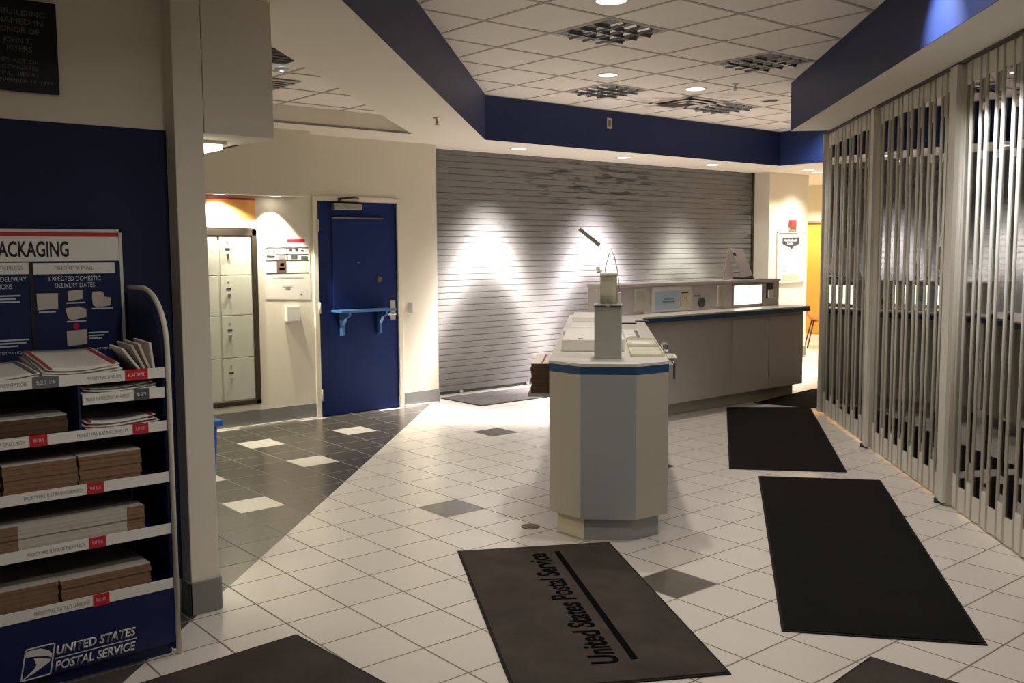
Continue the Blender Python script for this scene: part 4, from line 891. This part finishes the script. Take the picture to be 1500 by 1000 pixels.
for i in range(4):
    envelope('express_envelope', -1.404, -1.120-.006*i, .88, 1.214-.006*i, 1.0720+.0105*i, .018, 'crumpled grey express envelope, top of the short middle shelf' if i == 3 else 'grey express envelope on the short middle shelf', 'express envelopes on the short shelf', mm='lip', stripes='taggrey' if i >= 2 else False, yaw=(.02, -.03, .03, -.02)[i])
for i in range(4):
    envelope('flat_rate_envelope', -1.404, -1.120-.006*i, .88, 1.214-.006*i, 0.9380+.0105*i, .022, 'white envelope with red stripes, top of the pile under the short shelf' if i == 3 else 'white envelope with red stripes in the pile under the short shelf', 'flat rate envelopes under the short shelf', stripes=True, yaw=(-.02, .03, -.03, .04)[i])
# four envelopes leaning on edge at the right end of the top shelf
for i, (yb, yt, zt, w_) in enumerate(((-1.182, -1.258, 1.258, .15), (-1.166, -1.222, 1.268, .17), (-1.150, -1.195, 1.272, .17), (-1.138, -1.152, 1.274, .18))):
    lab = ('lowest leaning white envelope at the right end of the top shelf', 'second leaning tan envelope at the right end of the top shelf', 'third leaning cream envelope at the right end of the top shelf', 'nearly upright envelope beside the curved silver frame')[i]
    b = B(); q = [(1.205, yb, 1.146), (1.205-w_, yb, 1.146), (1.205-w_, yt, zt), (1.205, yt, zt-.006)]
    b.extr(q, (0, .010, .002)); tag(b.build('mailing_envelope', ('paper', 'cardtop', 'cream', 'paper')[i], bevel=.002), lab, 'envelope', 'envelopes leaning at the rack end')

# ---------------------------------------------------------------- ceiling things
def troffer(x, y, label):
    t_ = thing('ceiling_troffer', (x, y, CEIL), label, 'ceiling light', 'louvred ceiling lights')
    h = .297
    b = B(); zt = CEIL-.006
    for q in ((x-h, x+h, y-h, y-h+.02), (x-h, x+h, y+h-.02, y+h), (x-h, x-h+.02, y-h, y+h), (x+h-.02, x+h, y-h, y+h)): b.box(*q, zt, CEIL+.001)
    b.build('fixture_frame', 'tgridlight', t_)
    B().box(x-h+.015, x+h-.015, y-h+.015, y+h-.015, CEIL-.0048, CEIL-.0042).build('dark_interior', 'troffer', t_)
    # parabolic louvre blades hang in the opening: concave wedge section
    lv = B(); n = 4; st_ = 2*(h-.02)/n
    def blade(p, q, axis):
        for c in (p,):
            if axis == 'x': prof = [(c-.028, CEIL-.006), (c-.012, CEIL-.016), (c-.004, CEIL-.030), (c+.004, CEIL-.030), (c+.012, CEIL-.016), (c+.028, CEIL-.006)]; lv.extr([(xx, y-h+.02, zz) for xx, zz in prof], (0, 2*h-.04, 0))
            else: prof = [(c-.028, CEIL-.006), (c-.012, CEIL-.016), (c-.004, CEIL-.030), (c+.004, CEIL-.030), (c+.012, CEIL-.016), (c+.028, CEIL-.006)]; lv.extr([(x-h+.02, yy, zz) for yy, zz in prof], (2*h-.04, 0, 0))
    for i in range(1, n):
        blade(x-h+.02+st_*i, 0, 'x'); blade(y-h+.02+st_*i, 0, 'y')
    lv.build('louvre', 'louver', t_)
    return t_
troffer(-.025, 2.66, 'unlit square louvred ceiling light nearest the viewer, at the top centre')
troffer(-1.853, 4.49, 'unlit square louvred ceiling light near the back blue band, left one')
troffer(-.025, 4.49, 'unlit square louvred ceiling light near the right blue band, with bright specks')
troffer(-1.853, 6.32, 'unlit square louvred ceiling light beside the sooty air vent')
av = thing('air_vent', (-1.853, 5.71, CEIL), 'sooty square air vent in the tiled ceiling between two louvred lights', 'air vent')
b = B()
for r0, r1, zz in ((.297, .25, -.004), (.22, .17, -.016), (.14, .09, -.022)):
    x, y = -1.853, 5.71
    for q in ((x-r0, x+r0, y-r0, y-r1), (x-r0, x+r0, y+r1, y+r0), (x-r0, x-r1, y-r0, y+r0), (x+r1, x+r0, y-r0, y+r0)): b.box(*q, CEIL+zz-.004, CEIL+zz)
b.build('vent_blades', 'tgridlight', av); B().box(-1.853-.28, -1.853+.28, 5.71-.28, 5.71+.28, CEIL-.002, CEIL-.001).build('vent_throat', 'black', av)
B().box(-1.853-.24, -1.853-.02, 5.71-.24, 5.71+.05, CEIL-.027, CEIL-.0265).build('soot_patch', 'soot', av)
def can(x, y, z, r, label, lit, name='downlight'):
    t_ = thing(name, (x, y, z), label, 'ceiling light', 'round ceiling downlights')
    B().lathe((x, y), [(r*1.18, z+.001), (r*1.18, z-.005), (r, z-.007), (r*.96, z-.002)]).build('trim_ring', 'white', t_)
    B().cyl((x, y, z-.0025), (x, y, z-.0008), r*.97, n=24).build('lamp_lens' if lit else 'dark_opening', {0: 'soot', 1: 'lamp', 2: 'lampdim'}[lit], t_)
    return t_
can(-3.20, 4.48, SOFFIT, .085, 'lit round downlight in the soffit over the left of the shutter', 1)
can(-3.20, 6.15, SOFFIT, .085, 'lit round downlight in the soffit over the middle of the shutter', 1)
can(-3.17, 7.80, SOFFIT, .085, 'lit round downlight in the soffit over the right of the shutter', 1)
can(-3.05, 10.05, SOFFIT, .085, 'round downlight in the soffit over the framed poster', 2)
can(-1.244, 3.88, CEIL, .085, 'lit round downlight in the tiled ceiling, left of the pair near the back', 1)
can(-1.244, 5.10, CEIL, .095, 'lit round downlight in the tiled ceiling, right of the pair near the back', 1)
can(.585, 2.05, CEIL, .10, 'lit round downlight at the top edge of the picture', 2)
can(-1.244, 6.33, CEIL, .085, 'dark unlit round downlight in the tiled ceiling near the right blue band', 0)
can(2.12, 2.36, CEIL, .085, 'round downlight close to the right blue band, above the picture', 2)
can(-1.75, 8.25, CEIL, .085, 'round downlight near the far blue band behind the right soffit', 2)
for (x, y) in ((3.2, -.6), (4.4, -2.0), (2.41, 2.05)): can(x, y, CEIL, .085, 'unseen round downlight added for fill in the tiled ceiling above the viewer', 2)  # fixtures for the added fill cans, out of view
def sprinkler(x, y, z, label):
    t_ = thing('sprinkler', (x, y, z), label, 'sprinkler')
    B().lathe((x, y), [(.034, z), (.030, z-.008), (.010, z-.012), (.010, z-.04), (.006, z-.05)]).build('sprinkler_body', 'steel', t_)
    B().cyl((x, y, z-.062), (x, y, z-.058), .020, n=12).tube([(x-.014, y, z-.03), (x-.016, y, z-.045), (x, y, z-.058)], .003).tube([(x+.014, y, z-.03), (x+.016, y, z-.045), (x, y, z-.058)], .003).build('deflector', 'steel', t_)
sprinkler(-.833, 5.188, CEIL, 'small sprinkler head under the tiled ceiling near the right blue band')
sprinkler(-1.736, 2.339, SOFFIT, 'small sprinkler head under the plain white soffit above the blue door')
bp2 = thing('thermostat_plate', (-2.775, 5.455, 2.99), 'small cream plate on the blue band over the shutter', 'plate')
B().box(-2.775, -2.765, 5.42, 5.49, 2.99, 3.107).build('plate', 'cream', bp2); B().box(-2.765, -2.762, 5.437, 5.473, 3.01, 3.085).build('grille', 'brass', bp2)
# coffer fixtures on the left
CZ = 2.895
cv = thing('coffer_troffer', (-1.95, .73, CZ), 'grey louvred square light in the recessed ceiling on the left', 'ceiling light')
B().box(-2.25, -1.645, .43, 1.035, CZ-.012, CZ-.006).build('fixture_frame', 'tgrid', cv); b = B()
for i in range(7): b.box(-2.22+.08*i, -2.19+.08*i, .45, 1.015, CZ-.018, CZ-.012)
b.build('louvre', 'troffer', cv)
cvv = thing('coffer_vent', (-.84, .40, CZ), 'dark square air vent in the recessed ceiling beside the left bulkhead', 'air vent')
B().box(-1.07, -.62, .17, .62, CZ-.016, CZ-.008).build('vent_frame', 'tgrid', cvv); b = B()
for i in range(5): b.box(-1.05+.085*i, -.985+.085*i, .19, .60, CZ-.022, CZ-.016)
b.build('vent_blades', 'soot', cvv)
wf = thing('detector', (-1.26, .69, CZ), 'small pale detector with a blue light in the recessed ceiling', 'detector')
B().lathe((-1.26, .69), [(.05, CZ-.006), (.048, CZ-.020), (.03, CZ-.028), (.001, CZ-.029)]).build('detector_body', 'white', wf); B().cyl((-1.235, .675, CZ-.034), (-1.235, .675, CZ-.024), .009).build('led', 'led', wf)
t_ = thing('strip_light', (.2, -.64, 2.138), 'slim lit louvred light under the bulkhead edge beside the wall end', 'ceiling light')
B().box(-.25, .62, -.735, -.55, 2.122, 2.1375).build('light_tray', 'white', t_); B().box(-.23, .60, -.72, -.565, 2.100, 2.122).build('diffuser', 'tube2', t_)
# lamps under the low bulkheads
for (x, y, lb) in ((-.9, -1.1, 'square lit ceiling panel in the low bulkhead beside the left wall end'), (-2.4, -.9, 'square lit ceiling panel in the low bulkhead nearer the parcel lockers')):
    t_ = thing('panel_light', (x, y, 2.138), lb, 'ceiling light'); B().box(x-.3, x+.3, y-.3, y+.3, 2.130, 2.1375).build('panel_frame', 'white', t_); B().box(x-.27, x+.27, y-.27, y+.27, 2.128, 2.1295).build('diffuser', 'tube', t_)
for y in (1.62, 1.08): can(-3.30, y, 2.14, .06, 'round downlight under the bulkhead over the parcel lockers', 1)
for (x, y) in ((-4.6, 11.6), (-1.6, 11.6), (-2.9, 9.6)): can(x, y, SOFFIT, .085, 'round downlight in the corridor ceiling beyond the column', 2)

# ---------------------------------------------------------------- folding grille
P0 = Vector((-.300, 5.945, 0)); DL = Vector((1, -1, 0)).normalized(); NN = Vector((1, 1, 0)).normalized()
fg = thing('folding_grille', (1.6, 4.0, 0), 'tall silver folding grille of glass panels along the right side of the lobby', 'folding grille')
ZT = 2.725; ZB = .02
def gp(s, o=0): v = P0+DL*s+NN*o; return v
def post(s, wd, o=0):
    a = gp(s, o); return B().obox((a.x, a.y), (DL.x, DL.y), wd/2, .045, ZB, ZT).cyl((gp(s-wd/2, o).x, gp(s-wd/2, o).y, ZB), (gp(s-wd/2, o).x, gp(s-wd/2, o).y, ZT), .022, n=12).cyl((gp(s+wd/2, o).x, gp(s+wd/2, o).y, ZB), (gp(s+wd/2, o).x, gp(s+wd/2, o).y, ZT), .022, n=12).build('lead_post', 'alum', fg)
a, e = gp(-.03, 0), gp(7.2, 0)
B().obox(((a.x+e.x)/2, (a.y+e.y)/2), (DL.x, DL.y), (e-a).length/2, .03, 2.725, 2.7425).build('ceiling_track', 'bronze', fg)
posts = [(.012, .03), (1.70, .09), (3.46, .12), (5.22, .10)]
for s, wd in posts: post(s, wd)
amp = .0046
runs = [(.05, 1.63), (1.77, 3.37), (3.55, 5.14), (5.30, 6.90)]
for (s0, s1) in runs:
    n = int(round((s1-s0)/.1265)); n += n % 2
    for i in range(n):
        sa, sb = s0+(s1-s0)*i/n, s0+(s1-s0)*(i+1)/n
        oa, ob = (amp, -amp) if i % 2 == 0 else (-amp, amp)
        A, C = gp(sa, oa), gp(sb, ob); d = (C-A).normalized(); nr = Vector((-d.y, d.x, 0)); c = (A+C)/2; hl = (C-A).length/2
        zl, zh = (.165, 2.60) if i % 2 == 1 else (.225, 2.585)
        if i % 2 == 0: zl, zh = .225, 2.59
        b = B(); b.cyl((A.x, A.y, ZB), (A.x, A.y, ZT), .0112, n=10)
        b.obox((c.x, c.y), (d.x, d.y), hl, .004, zh, ZT); b.obox((c.x, c.y), (d.x, d.y), hl, .004, ZB, zl)
        pn_ = b.build('grille_panel', 'alum', fg)
        B().obox((c.x, c.y), (d.x, d.y), hl-.012, .0015, zl, zh).build('glass_pane', 'pane', pn_)
# floor pivots of the grille
for s in (1.66, 3.42): 
    v = gp(s, -.03); B().cyl((v.x, v.y, 0), (v.x, v.y, .03), .03, n=12).build('floor_pivot', 'black', fg)
